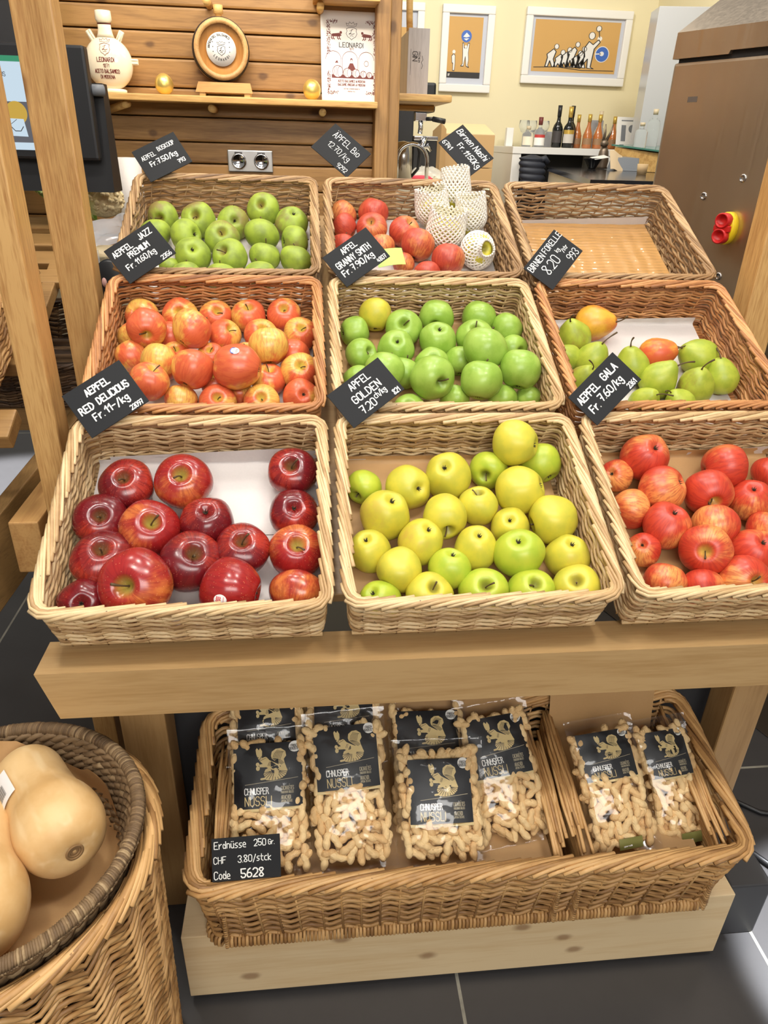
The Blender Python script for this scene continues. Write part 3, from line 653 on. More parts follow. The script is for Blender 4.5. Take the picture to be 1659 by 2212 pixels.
liner('A1', 'paper_liner', PAPW, .045, .36, .2, .018, .035, .0125, 'second white sheet with its edge up the back of the dark red apple basket', seed=4)
liner('B1', 'paper_liner', PAPB, .022, .395, .02, .012, .012, .011, 'brown kraft paper under the yellow apples', seed=2)
liner('B1', 'paper_liner', PAPW, .018, .06, .12, .006, .006, .0095, 'white paper edge under the brown sheet of the yellow apples', seed=3)
liner('C1', 'paper_liner', PAPB, .022, .402, .02, .012, .022, .011, 'brown kraft paper under the red-orange apples', seed=5)
liner('C1', 'paper_liner', PAPW, .24, .404, .1, .012, .028, .0095, 'white paper sheet peeping out behind the brown paper of the red-orange apples', seed=6)
liner('A2', 'paper_liner', PAPW, .022, .402, .02, .0, .0, .0105, 'white paper glimpsed beneath the red and yellow apples', seed=7)
liner('B2', 'paper_liner', PAPB, .022, .402, .02, .004, .008, .0105, 'brown paper glimpsed beneath the green apples', seed=8)
liner('C2', 'paper_liner', PAPW, .022, .39, .02, .008, .018, .0105, 'white paper spread under the pears', seed=9)
liner('A3', 'paper_liner', PAPW, .022, .402, .02, .0, .0, .0105, 'white paper glimpsed beneath the dull green apples', seed=10)
liner('B3', 'paper_liner', PAPW, .022, .402, .02, .004, .006, .0105, 'white paper under the foam netted pears', seed=11)
liner('C3', 'paper_liner', PAPW, .03, .4, .1, .012, .03, .0085, 'white sheet whose corner stands up in the empty basket', seed=12, wav=.0003)
liner('C3', 'paper_liner', LW.m, .024, .396, .02, .0, .004, .0135, 'glossy film covered brown paper in the empty basket', seed=13, wav=.002)

# ================================================================== fruit
def apple_mat(name, base, base2, blush=None, amt=0., streak=None, sk=0., rough=.32, dots=0., dcol=None, cav=(120, 120, 50), cavk=.7, coat=.2, rv=.5, nz=1.2):
    t = NT(name, rough); P = t.coord(); oi = t.n.new('ShaderNodeObjectInfo'); rd = oi.outputs['Random']
    off = t.node('ShaderNodeCombineXYZ', X=t.math('MULTIPLY', rd, 37.), Y=t.math('MULTIPLY', rd, 11.), Z=t.math('MULTIPLY', rd, 23.))
    Q = t.node('ShaderNodeVectorMath', _operation='ADD', i0=P, i1=off)
    sx = t.n.new('ShaderNodeSeparateXYZ'); t.set(sx, 0, P); x, y, z = sx.outputs
    rho = t.math('SQRT', t.math('ADD', t.math('MULTIPLY', x, x), t.math('MULTIPLY', y, y)))
    n = t.noise(Q, 1.5, 3, .55); c = t.mix(t.rng(n, .35, .68), S(base), S(base2))
    fl = t.node('ShaderNodeVectorMath', _operation='NORMALIZE', i0=t.node('ShaderNodeCombineXYZ', X=x, Y=y, Z=0.))
    fv = t.node('ShaderNodeVectorMath', _operation='ADD', i0=t.mapping(fl, (1, 1, 1)), i1=off)
    fz = t.node('ShaderNodeVectorMath', _operation='ADD', i0=fv, i1=t.node('ShaderNodeCombineXYZ', Z=t.math('MULTIPLY', z, .28)))
    if blush:
        s = t.noise(fz, 5.5, 4, .7)
        v = t.math('ADD', t.math('MULTIPLY', x, .55), t.math('MULTIPLY', t.math('SUBTRACT', n, .5), nz))
        v = t.math('ADD', v, t.math('MULTIPLY', t.math('SUBTRACT', s, .5), .55)); v = t.math('ADD', v, t.math('MULTIPLY', t.math('SUBTRACT', rd, .5), rv))
        v = t.math('ADD', v, amt); c = t.mix(t.rng(v, -.35, .35), c, S(blush))
        if streak:
            s2 = t.noise(fz, 9, 3, .6); c = t.mix(t.math('MULTIPLY', t.rng(s2, .46, .6), sk), c, S(streak))
    cv = t.math('MULTIPLY', t.rng(rho, .36, .08), t.rng(z, .1, .4)); c = t.mix(t.math('MULTIPLY', cv, cavk), c, S(cav))
    if dots:
        vo = t.n.new('ShaderNodeTexVoronoi'); t.set(vo, 'Vector', P); t.set(vo, 'Scale', 11)
        c = t.mix(t.math('MULTIPLY', t.rng(vo.outputs[0], .16, .08), dots), c, S(dcol or (230, 220, 150)))
    t.set(t.b, 'Coat Weight', coat); t.set(t.b, 'Coat Roughness', .18); t.set(t.b, 'Subsurface Weight', .0)
    return t.col(c)
VAR = {
 'boskoop': apple_mat('apple_skin_dull_green', (160, 180, 62), (132, 150, 58), (140, 122, 66), -.5, rough=.5, cav=(150, 120, 60), coat=.02, rv=.6),
 'jazz': apple_mat('apple_skin_red_yellow', (232, 180, 88), (218, 186, 88), (214, 102, 62), .0, (188, 58, 44), .35, rough=.34, cav=(196, 186, 72), rv=.75, coat=.15, nz=2.6),
 'bio': apple_mat('apple_skin_orange_red', (222, 150, 84), (208, 120, 70), (194, 78, 54), .12, (162, 48, 42), .55, rough=.42, cav=(200, 170, 90), coat=.05, rv=.6),
 'granny': apple_mat('apple_skin_green', (158, 188, 80), (138, 172, 62), rough=.36, dots=.4, dcol=(196, 220, 130), cav=(110, 130, 40), coat=.12),
 'golden': apple_mat('apple_skin_yellow', (208, 194, 62), (190, 184, 62), (204, 168, 72), -.75, rough=.42, dots=.15, dcol=(150, 130, 60), cav=(120, 110, 50), coat=.05, rv=.5),
 'goldgreen': apple_mat('apple_skin_yellow_green', (182, 192, 58), (164, 184, 52), rough=.4, dots=.12, dcol=(150, 140, 60), cav=(96, 88, 40), coat=.06),
 'reddel': apple_mat('apple_skin_dark_red', (170, 52, 36), (140, 32, 30), (108, 20, 26), .1, (84, 14, 22), .45, rough=.25, dots=.45, dcol=(222, 140, 110), cav=(104, 84, 44), coat=.3, rv=.5),
 'reddel_bright': apple_mat('apple_skin_bright_red', (206, 116, 56), (178, 66, 42), (156, 34, 32), .12, (124, 22, 28), .4, rough=.25, dots=.4, dcol=(236, 180, 120), cav=(164, 150, 66), cavk=.85, coat=.3, rv=.5),
 'gala': apple_mat('apple_skin_coral_red', (230, 160, 88), (222, 132, 70), (198, 66, 42), .16, (162, 42, 36), .5, rough=.38, cav=(214, 190, 90), coat=.08, rv=.7),
 'pear': apple_mat('pear_skin_green', (174, 184, 62), (152, 168, 52), (160, 132, 60), -.75, rough=.42, dots=.45, dcol=(110, 100, 40), cav=(120, 110, 50), cavk=0, coat=.06, rv=.5),
 'pear_red': apple_mat('pear_skin_yellow_red', (226, 168, 56), (206, 150, 50), (206, 88, 50), -.1, rough=.4, dots=.35, dcol=(120, 70, 40), cavk=0, coat=.08, rv=.2)}
STEMM = plain('fruit_stem', (84, 64, 36), .7); CALY = plain('calyx_brown', (62, 54, 36), .9); STICK = plain('fruit_sticker', (236, 232, 228), .5)
SHAPE = {'boskoop': (.84, .04, .03), 'jazz': (.95, .07, .02), 'bio': (.93, .06, .02), 'granny': (.93, .05, .03), 'golden': (1.0, .09, .03), 'goldgreen': (.92, .05, .02), 'reddel': (.84, .07, .04), 'reddel_bright': (.84, .06, .04), 'gala': (.93, .06, .03)}
def apple_mesh(kind, seed):
    asp, tap, lob = SHAPE[kind]; rn = random.Random(seed*13+len(kind)); mb = MB(); n, L = 40, 34; vs = []; fs = []
    o = V((rn.uniform(0, 50), rn.uniform(0, 50), 0)); lean = rn.uniform(-.1, .1); la = rn.uniform(0, 6)
    for i in range(L+1):
        t = pi*i/L; t = t-.28*sin(2*t)*.5
        rho0 = sin(t)**.92*(1+tap*cos(t)); z0 = asp*cos(t)
        for k in range(n):
            a = 2*pi*k/n; rho = rho0*(1+lob*cos(5*a+la)*(.35-.65*cos(t)))
            z = z0-(.40*math.exp(-(rho0/.23)**2) if z0 > 0 else -.26*math.exp(-(rho0/.25)**2))
            p = V((rho*cos(a), rho*sin(a), z)); d = NZ.noise(p*1.1+o)*.07
            p = p*(1+d); p.z += lean*p.x*rho0; vs.append(p)
    for i in range(L):
        for k in range(n):
            a = i*n+k; b = i*n+(k+1) % n; fs.append((a, a+n, b+n, b))
    mb.add(vs, fs); mb.mi = 1
    zb = -asp+.22
    for k in range(6):
        a = k*pi/3+rn.uniform(-.3, .3)
        mb.tube([(.02*cos(a), .02*sin(a), zb+.05), (.07*cos(a), .07*sin(a), zb-.04), (.10*cos(a+.3), .10*sin(a+.3), zb-.13)], lambda t: .035*(1-t*.8), 5)
    return mb.mesh('apple_body', [VAR[kind], CALY])
def pear_mesh(kind, seed):
    rn = random.Random(seed*17+3); mb = MB(); n = 36; o = V((rn.uniform(0, 50), 3, 1)); vs = []; fs = []
    prof = [(0, -.80), (.1, -.83), (.22, -.93), (.42, -.97), (.66, -.88), (.86, -.66), (.97, -.36), (1, -.05), (.95, .25), (.83, .50), (.67, .74), (.51, .94), (.39, 1.08), (.28, 1.17), (.15, 1.22), (.06, 1.205), (0, 1.20)]
    bend = rn.uniform(-.12, .12)
    for r, z in prof:
        for k in range(n):
            a = 2*pi*k/n; p = V((r*cos(a), r*sin(a), z)); p *= 1+NZ.noise(p*1.2+o)*.06; p.x += bend*max(0, z)**2; vs.append(p)
    for i in range(len(prof)-1):
        for k in range(n):
            a = i*n+k; b = i*n+(k+1) % n; fs.append((a, b, b+n, a+n))
    mb.add(vs, fs); mb.mi = 1; mb.T = M.Translation((0, 0, -.86))
    for k in range(6):
        a = k*pi/3; mb.tube([(.03*cos(a), .03*sin(a), .04), (.1*cos(a), .1*sin(a), -.04), (.15*cos(a), .15*sin(a), -.1)], lambda t: .035*(1-t*.7), 5)
    return mb.mesh('pear_body', [VAR[kind], CALY])
def stem_mesh(seed, pear=False):
    rn = random.Random(seed); mb = MB(); b = rn.uniform(-.28, .28); c = rn.uniform(-.28, .28); z0, z1 = (1.16, 1.16+rn.uniform(.5, .85)) if pear else (.40, .96+rn.uniform(-.05, .14))
    if pear: b *= 2.2; c *= 2.2
    mb.tube([(b*t*t, c*t*t, z0+(z1-z0)*t) for t in [i/7 for i in range(8)]], lambda t: (.05 if pear else .036)*(1.1-.45*sin(pi*min(1, t*1.1))), 7)
    return mb.mesh('fruit_stem', STEMM)
STEMS = [stem_mesh(i) for i in range(5)]; PSTEMS = [stem_mesh(i+20, True) for i in range(4)]
BODY = {k: [apple_mesh(k, s) for s in range(3)] for k in SHAPE}
BODY['pear'] = [pear_mesh('pear', s) for s in range(3)]; BODY['pear_red'] = [pear_mesh('pear_red', s) for s in range(2)]
BKIND = {'A3': 'boskoop', 'A2': 'jazz', 'B3': 'bio', 'B2': 'granny', 'A1': 'reddel', 'B1': 'golden', 'C1': 'gala', 'C2': 'pear'}
ORD = ['', 'second', 'third', 'fourth', 'fifth', 'sixth', 'seventh', 'eighth']
def sticker(parent, kind):
    mb = MB(); Rm = max(v.co.length for v in parent.data.vertices if v.co.x > .9*v.co.length)
    # a curved round label following the skin
    def f(u, v, h):
        d = V((1.0, u, v)).normalized(); return d*(Rm+.006+h)
    vs = [f(.17*cos(2*pi*k/24)*q, .17*sin(2*pi*k/24)*q, 0) for q in (1, .5) for k in range(24)]+[f(0, 0, 0)]
    mb.add(vs, [(k, (k+1) % 24, 24+(k+1) % 24, 24+k) for k in range(24)]+[(24+k, 24+(k+1) % 24, 48) for k in range(24)])
    d = Decal(mb, f, .006)
    if kind == 'red':
        for r_ in (-.05, .0, .05): d.stroke([(-.09+i*.03, .05+r_*.9+.012*(-1)**i) for i in range(7)], .022, 1)
        d.stroke([(-.1, -.08), (.1, -.08)], .012, 1)
        ms = [STICK, plain('sticker_red', (206, 44, 52), .5)]
    else:
        d.poly([(-.17, .02), (.17, .02), (.15, .12), (.06, .17), (-.06, .17), (-.15, .12)], 1)
        d.text('JAZZ', 0, .045, .07, .016, 0, center=True, h=.012)
        for i in range(9): d.stroke([(-.11+i*.027, -.03), (-.11+i*.027, -.12)], .006+.008*(i % 3 == 0), 2)
        ms = [STICK, plain('sticker_blue', (40, 92, 176), .5), INKB]
    return mb.build('sticker', ms, parent)
CAMP = V((0, 0, 1.5))
for k, L in FRUIT.items():
    for i, (row, ci, nr, nrows, px, py, pz, r, ax, ay, az, look) in enumerate(L):
        kind = BKIND[k]; rn = random.Random(i*31+ord(k[0])*7+ord(k[1]))
        if k == 'B2' and 'golden yellow' in look: kind = 'golden'
        if k == 'B1' and 'green' in look: kind = 'goldgreen'
        if k == 'C2' and 'red' in look and 'cheeked' not in look: kind = 'pear_red'
        if k == 'A1' and any(q in look for q in ('bright', 'orange', 'yellow', 'oblong', 'largest')): kind = 'reddel_bright'
        pear = kind.startswith('pear')
        axis = V((ax, ay, az)).normalized()
        # turn the blushed side at random, stickers towards the aisle
        if pear:
            loc = V((px, py, pz))-axis*r*.2
        else: loc = V((px, py, pz))
        sp_ = (axis.orthogonal().normalized()); q = M.Rotation(rn.uniform(0, 2*pi), 4, axis); xx = q @ sp_
        stk = 'stickered' in look or 'oblong' in look or (k == 'A2' and 'largest' in look)
        if stk:
            dirv = (CAMP-loc).normalized()*.8+(V((.1, -.3, -.22)) if k == 'A1' else V((0, .1, .75)))
            xx = dirv-axis*dirv.dot(axis)
        m = frame(loc, xx, axis.cross(xx)); m = m @ M.Diagonal((r, r, r*(1.14 if 'oblong' in look or (k == 'A2' and 'largest' in look) else 1), 1))
        pos = 'alone' if nr == 1 else 'leftmost' if ci == 0 else 'rightmost' if ci == nr-1 else ORD[ci]+' from left'
        rw = 'back' if row == 0 else 'front' if row == nrows-1 else ORD[row]
        f = link('pear' if pear else 'apple', BODY[kind][i % len(BODY[kind])], None, m)
        tag(f, f"{look} {'pear' if pear else 'apple'}, {pos} in {rw} row of the {BNAME[k]}", 'pear' if pear else 'apple', f"{'pears' if pear else 'apples'} in the {BNAME[k]}")
        link('stem', (PSTEMS if pear else STEMS)[i % 4], f)
        if stk: sticker(f, 'red' if k == 'A1' else 'blue')
# pears in foam nets: (x px row) position, axis, radius, length
FOAM = plain('white_foam_net', (240, 234, 222), .7); NASHI = VAR['golden']
def foam_net(rn, r, top, lie=False):
    mb = MB(); rows = 17 if not lie else 15; n = 22
    def P(i, k):
        t = i/rows; z = -.92*r+(top+.92*r)*t
        rr = r*1.05*sin(min(pi/2, (.16+t*1.9)*pi/2*.98))*(1-.10*max(0, t-.55)/.45) if not lie else r*1.06*sin(pi*min(.86, .1+t*.8))
        a = 2*pi*(k+.5*(i % 2))/n
        w = 1+.03*sin(3*a+rn) if t > .6 else 1
        return V((rr*w*cos(a), rr*w*sin(a), z+(.004*sin(2*a+rn) if t > .75 else 0)))
    for i in range(rows):
        for k in range(n):
            for d in (0, 1):
                k2 = k+d-(1 if i % 2 == 0 else 0)
                mb.tube([P(i, k), P(i+1, k2)], .0025, 4, cap=False)
    for k in range(n): mb.tube([P(rows, k), P(rows, k)+V((0, 0, .003))], .0028, 5)
    return mb
for (x, y, z, r, top, ax, lab, lie) in NET:
    m = frame((x, y, z), V(ax).orthogonal(), V(ax).cross(V(ax).orthogonal()))
    e = link('nashi_pear', BODY['golden'][1], None, m @ M.Diagonal((r*.96, r*.96, r*.92, 1)))
    tag(e, lab, 'pear', 'foam netted pears in the back middle basket')
    n_ = foam_net(x*90, r, top, lie).build('foam_net', FOAM, e); n_.matrix_local = M.Diagonal((1/(r*.96), 1/(r*.96), 1/(r*.92), 1))
# ================================================================== price signs
def sign(at, lines, lab, hh=None, wob=.09):
    c, ex, ey, w, h = at; ez = V(ex).cross(V(ey)); mb = MB(); mb.bbox((-w/2, -h/2, -.0018), (w/2, h/2, 0), .0006)
    d = Decal(mb, lambda u, v, hh: V((u*w-w/2, v*w-h/2, hh)), .0004)
    for (t, u, v, size, wd, kw) in lines: d.text(t, u, v*h/w, size*.94, wd*.86, 1, jit=wob, **kw)
    o = mb.build('price_sign', [SLATE, CHALK], None, frame(c, ex, ey)); return tag(o, lab, 'price sign', 'chalkboard price signs')
g = dict
sign(SIGN_AT['AEPFEL BOSKOOP'], [('AEPFEL', .1, .62, .105, .014, g(sx=.62)), ('BOSKOOP', .5, .68, .105, .014, g(sx=.64)), ('Fr.', .2, .37, .12, .022, g(sx=.7)), ('7.50/kg', .36, .37, .12, .022, g(sx=.8)), ('793', .74, .12, .095, .018, g(sx=.7))], 'slate price sign lettered AEPFEL BOSKOOP at the back left basket')
sign(SIGN_AT['APFEL BIO'], [('ÄPFEL', .15, .66, .15, .014, g(sx=.75)), ('Bio', .66, .64, .15, .014, g(sx=.8)), ('12.70', .2, .36, .13, .012, g(sx=.8)), ('/kg', .56, .34, .14, .012, g(sx=.8)), ('9292', .66, .06, .1, .012, g(sx=.75))], 'slate price sign lettered Äpfel Bio at the back middle basket', wob=.15)
sign(SIGN_AT['BIRNEN NASHI'], [('Birnen', .05, .68, .15, .02, g(sx=.8, slant=.2)), ('Nashi', .56, .68, .15, .02, g(sx=.8, slant=.2)), ('Fr.', .3, .38, .13, .02, g(sx=.8)), ('11.50', .5, .36, .13, .02, g(sx=.8, slant=.25)), ('Kg', .82, .34, .14, .02, g(sx=.75)), ('6741', .04, .1, .11, .018, g(sx=.75))], 'slate price sign lettered Birnen Nashi above the foam nets', wob=.15)
sign(SIGN_AT['JAZZ'], [('AEPFEL', .08, .7, .115, .022, g(sx=.7)), ('JAZZ', .64, .74, .12, .022, g(sx=.7)), ('PREMIUM', .3, .5, .115, .022, g(sx=.72)), ('Fr.', .14, .27, .115, .022, g(sx=.8)), ('11.60/kg', .33, .28, .11, .019, g(sx=.74)), ('2356', .74, .04, .085, .016, g(sx=.72))], 'slate price sign lettered AEPFEL JAZZ PREMIUM at the middle left basket')
sign(SIGN_AT['GRANNY'], [('APFEL', .34, .74, .115, .02, g(sx=.7)), ('GRANNY SMITH', .1, .48, .125, .02, g(sx=.64)), ('Fr.', .1, .24, .12, .024, g(sx=.8)), ('7.90/kg', .3, .25, .12, .022, g(sx=.84)), ('4807', .76, .04, .08, .015, g(sx=.72))], 'slate price sign lettered APFEL GRANNY SMITH at the central basket')
sign(SIGN_AT['FORELLE'], [('BIRNEN', .04, .72, .13, .017, g(sx=.72)), ('FORELLE', .5, .74, .12, .016, g(sx=.72)), ('8.20', .2, .32, .2, .018, g(sx=.72)), ('kg', .66, .52, .08, .012, g(sx=.8)), ('/str', .74, .4, .08, .012, g(sx=.7)), ('993', .7, .06, .15, .014, g(sx=.66))], 'slate price sign lettered BIRNEN FORELLE at the pear basket', wob=.15)
sign(SIGN_AT['RED'], [('AEPFEL', .3, .72, .115, .026, g(sx=.72)), ('RED', .08, .46, .12, .026, g(sx=.76)), ('DELICIOUS', .38, .47, .115, .026, g(sx=.72)), ('Fr.', .2, .23, .12, .024, g(sx=.8)), ('11-/kg', .4, .24, .12, .024, g(sx=.88)), ('23097', .72, .03, .078, .017, g(sx=.64))], 'slate price sign lettered AEPFEL RED DELICIOUS at the front left basket')
sign(SIGN_AT['GOLDEN'], [('APFEL', .34, .72, .12, .02, g(sx=.78)), ('GOLDEN', .26, .42, .125, .021, g(sx=.82)), ('7.20', .26, .12, .13, .02, g(sx=.8)), ('ch/kg', .56, .24, .09, .016, g(sx=.72)), ('821', .83, .04, .085, .017, g(sx=.62))], 'slate price sign lettered APFEL GOLDEN at the front middle basket')
sign(SIGN_AT['GALA'], [('AEPFEL', .06, .62, .115, .024, g(sx=.74)), ('GALA', .58, .64, .115, .024, g(sx=.8)), ('Fr.', .1, .26, .12, .024, g(sx=.8)), ('7.60/kg', .32, .31, .12, .022, g(sx=.84)), ('2361', .77, .05, .08, .017, g(sx=.66))], 'slate price sign lettered AEPFEL GALA at the front right basket')
# green paper tag lying in the back middle basket
mb = MB(); mb.grid(lambda u, v: V((u*.062, v*.04, .004*sin(u*3)+.002*v)), 8, 6, .0004)
tag(mb.build('paper_tag', plain('lime_paper', (190, 236, 110), .6), None, TAG_AT), 'lime green paper tag beside the netted pears', 'tag')
# ================================================================== drawer plinth and long peanut basket
mb = MB(); mb.smooth = False; mb.bbox((-.257, .817, .018), (.812, 1.1, .2035), .002)
pl = mb.build('plinth_box', W_RAW); tag(pl, 'pale knotty spruce box under the long peanut basket', 'wooden box')
mb = MB(); mb.box((-.25, .83, .0), (.80, 1.09, .018)); mb.build('toe_kick', plain('dark_toe', (60, 62, 70), .6), pl)
NW, NL, NH = .995, .35, .205; NM = M.Translation((-.226, .750, .206))
nb = empty('long_wicker_basket', NM, 'long golden willow basket with dividers holding bags of peanuts', 'basket')
zf = lambda p: 1+.40*max(0, min(1, p.y/NL))
npath = lambda f: [(V((NW/2+(p.x-NW/2)*(1-f*1.35), p.y+f*(1-p.y/NL)*1.6)), n) for p, n in rect_path(NW, NL, .013, .03, .0085)]
mb = MB(); weave(mb, npath, NH-.012, 17, .036, r=.0039, amp=.0022, zamp=.0062, flare=.024, z0=.016, zf=zf, rnd=random.Random(8)); mb.build('woven_wall', WK_GOLD, nb)
mb = MB(); braid(mb, rect_path(NW, NL, .013, .03, .01), NH-.004, sp=.027, L=.17, r=.0042, wid=.014, hgt=.010, zf=zf, rnd=random.Random(9)); mb.build('braided_rim', WK_GOLD, nb)
mb = MB(); path = npath(.024); d = arclen(path); rn = random.Random(2); k = 0
for j in range(int(d[-1]/.0068)):
    while k < len(path)-1 and d[k+1] < j*.0068: k += 1
    a, na = path[k]; b, nb_ = path[(k+1) % len(path)]; t = (j*.0068-d[k])/max(1e-6, d[k+1]-d[k]); p = a.lerp(b, min(1, t)); n = na
    mb.tube([(p.x+n.x*o_, p.y+n.y*o_, z_) for o_, z_ in ((-.006, .002), (.006, .0), (.0115, .008), (.0095, .02), (.002, .026))], .0033*rn.uniform(.9, 1.1), 6)
mb.build('foot_border', WK_GOLD, nb)
mb = MB(); mb.box((.06, .075, .002), (NW-.06, NL-.03, .010)); mb.build('woven_base', WK_GOLD, nb)
for x in (.058, .652, .690, .944):
    mb = MB(); rn = random.Random(int(x*1000))
    for i in range(26):
        f = i/25; mb.tube([(x+(.0034*sin(pi*k+pi*i)), .028+(NL-.056)*k/13, .02+f*(NH*(1+.4*k/13)-.052)+.002*cos(pi*k*.9)) for k in range(14)], .0036*rn.uniform(.9, 1.1), 5)
    for i in range(11):
        o = (i-5)*.0028; y0, y1 = rn.uniform(.02, .12), rn.uniform(.2, NL-.02)
        mb.tube([(x+o+rn.uniform(-.003, .003), y0+(y1-y0)*t, NH*(1+.4*(y0+(y1-y0)*t)/NL)-.026+.006*sin(pi*t)+rn.uniform(-.004, .003)) for t in (0, .35, .7, 1)], .0034*rn.uniform(.85, 1.1), 6)
    mb.build('divider', WK_GOLD, nb)
def kraft(x0, x1, lab, seed):
    mb = MB()
    def f(u, v):
        s = v*.42; w = .003*NZ.noise(V((u*6+seed, s*14, 0)))
        if s < .27: return V((x0+(x1-x0)*u, .03+s, .138+s*.22+w))
        return V((x0+(x1-x0)*u, .300+w+(s-.27)*.2, .1974+(s-.27)*.9))
    mb.grid(f, 20, 24, .0008); tag(mb.build('kraft_liner', PAPB, None, NM.copy()), lab, 'paper', 'papers lining the long peanut basket')
kraft(.066, .645, 'brown kraft paper under the peanut bags in the wide compartment', 1)
kraft(.70, .922, 'brown kraft paper behind the two peanut bags in the narrow compartment', 2)
# ------------------------------------------------------------------ peanut bags
PN = NT('peanut_shell', .7); _p = PN.coord(); _g = PN.n.new('ShaderNodeObjectInfo').outputs['Random']
_v = PN.n.new('ShaderNodeTexVoronoi'); _v.feature = 'DISTANCE_TO_EDGE'; PN.set(_v, 'Vector', PN.mapping(_p, (1, 1, .5))); PN.set(_v, 'Scale', 230)
PN.bump(_v.outputs[0], .8, .002)
PNM = PN.col(PN.mix(_g, S(238, 208, 154), S(218, 178, 122)))
def pnut(s):
    rn = random.Random(s); L = (.033, .030, .036, .020)[s]; mb = MB(); pr = []; K = 16
    for i in range(K+1):
        t = i/K; e = sin(pi*t)**.42; w = (.0081 if s != 3 else .0083)*e*(1-(.24*math.exp(-((t-.52)/.13)**2) if s != 3 else 0))
        pr.append((max(w, 0), (t-.5)*L))
    mb.lathe(pr, 12); me = mb.mesh('peanut', PNM)
    for v in me.vertices: v.co.x += .0028*sin(pi*(v.co.z/L+.5))*(1 if s != 1 else -.4)
    return me
PNUT = [pnut(i) for i in range(4)]
LBLK = plain('label_black', (22, 23, 27), .42); LGLD = plain('label_gold', (212, 188, 132), .5); LWHT = plain('label_white', (236, 234, 228), .5); LGRY = plain('label_grey', (172, 160, 132), .5)
LGRN = plain('label_olive', (120, 118, 62), .5)
def bag(key, lab, th=.047, lw=.118, lh=.108, low=False, nmax=96, tail=False, seed=0):
    c, ex, ey, w, h = BAG_AT[key]; w *= 1.0 if key == 'N9' else 1.07; rn = random.Random(seed+11)
    base = frame(c, ex, ey); e = empty('peanut_bag', base, lab, 'bag of peanuts', 'clear bags of peanuts in the long basket')
    seal = .011
    def th_(u, v):
        s = max(0, sin(pi*min(1, max(0, u))))**.45; q = max(0, sin(pi*min(1, max(0, v))**.8))**.4
        return th*.5*s*q*(1.0-.35*max(0, v-.5))
    def surf(u, v, sg=1, h_=0):
        cr = .0016*NZ.noise(V((u*7+seed*3, v*9, sg)))+(.0012*sin(v*160) if v < .03 or v > .97 else 0)
        sq = 1-.05*sin(pi*v)
        return V(((u-.5)*w*sq, (v-.5)*h, sg*th_(u, v)+cr*sg+h_))
    mb = MB(); mb.grid(lambda u, v: surf(u, -.04+1.08*v), 26, 40); mb.grid(lambda u, v: surf(1-u, -.04+1.08*v, -1), 12, 16)
    mb.build('film', FILM, e)
    # paper label behind the front film
    u0 = .5-lw/w/2; v1 = 1-.018/h*1.0-(.05 if low else 0); v0 = v1-lh/h
    mb = MB(); f = lambda u, v, h_: surf(u0+u*lw/w, v0+v*lh/h, 1, -.0042+h_)
    mb.grid(lambda u, v: f(u, v, 0), 14, 14, .0004); d = Decal(mb, f, .0005)
    d.poly([(0, -.045), (.5, -.045), (1, -.045), (1, 0), (.5, 0), (0, 0)], 1)
    def A(x, y): return ((x-340)/1080., 1-(y-240)/1110.)
    def PL(*p): return [A(*q) for q in p]
    d.poly(PL((700, 430), (690, 350), (710, 318), (740, 360), (760, 320), (790, 380), (788, 450), (780, 500), (745, 530), (725, 500)), 1)
    d.poly(PL((780, 500), (845, 480), (870, 500), (900, 540), (950, 570), (1060, 630), (1080, 700), (960, 720), (850, 660), (820, 660), (750, 655), (745, 610), (800, 600), (745, 540)), 1)
    d.disc(A(720, 605), .026, 1, ry=.03); d.disc(A(724, 675), .028, 1, ry=.036)
    d.poly(PL((905, 665), (840, 700), (810, 780), (850, 880), (930, 892), (1010, 885), (1095, 865), (1160, 810), (1187, 730), (1150, 640), (1060, 615)), 1)
    d.poly(PL((928, 470), (940, 400), (1000, 352), (1080, 345), (1150, 400), (1165, 480), (1128, 535), (1140, 600), (1165, 670), (1080, 640), (990, 565), (940, 520)), 1)
    for i in range(13):
        a = pi*(1.0+.085*i+.0); d.stroke([A(990+70*cos(a), 735-25*sin(a)), A(990+195*cos(a), 762-128*sin(a))], .0075, 0, .0009)
    for i in range(6): d.stroke([A(962+i*22, 500+i*6), A(985+i*24, 430-i*3), A(1030+i*20, 372+i*8)], .006, 0, .0009)
    for i in range(4): d.stroke([A(955+i*14, 515+i*2), A(1010+i*22, 565-i*6), A(1095+i*12, 628-i*8)], .006, 0, .0009)
    d.stroke(PL((780, 470), (730, 560), (850, 500)), .006, 0, .0009); d.stroke(PL((905, 570), (880, 640)), .006, 0, .0009); d.stroke(PL((925, 575), (900, 645)), .006, 0, .0009); d.disc(A(728, 488), .008, 0, .0009)
    d.poly(PL((975, 690), (1010, 680), (1050, 740), (1042, 820), (1015, 868), (985, 820)), 1, .0012)
    d.stroke(PL((775, 860), (860, 850)), .03, 1)
    d.stroke([A(520+i*92, 945-i*9) for i in range(10)], .008, 3)
    d.text('CHNUSPER', .16, .215, .095, .012, 2, sx=.55, gap=1.3); d.text('NÜSSLI', .165, .045, .135, .011, 1, sx=.62, gap=1.5)
    d.text('CACAHUÈTES', .69, .255, .06, .0065, 3, sx=.36, gap=1.2); d.text('FRAICHEMENT GRILLEES', .69, .205, .034, .004, 3, sx=.34, gap=1.2)
    d.text('ARACHIDI', .69, .115, .06, .0065, 3, sx=.42, gap=1.2); d.text('APPENA TOSTATE', .69, .07, .034, .004, 3, sx=.42, gap=1.2)
    d.disc(A(1297, 325), .088, 2); d.text('FRISCH', A(1297, 0)[0], A(0, 330)[1], .038, .006, 0, sx=.6, center=True, h=.0012); d.text('GERÖSTET', A(1297, 0)[0], A(0, 385)[1], .038, .006, 0, sx=.55, center=True, h=.0012)
    mb.build('label', [LBLK, LGLD, LWHT, LGRY], e)
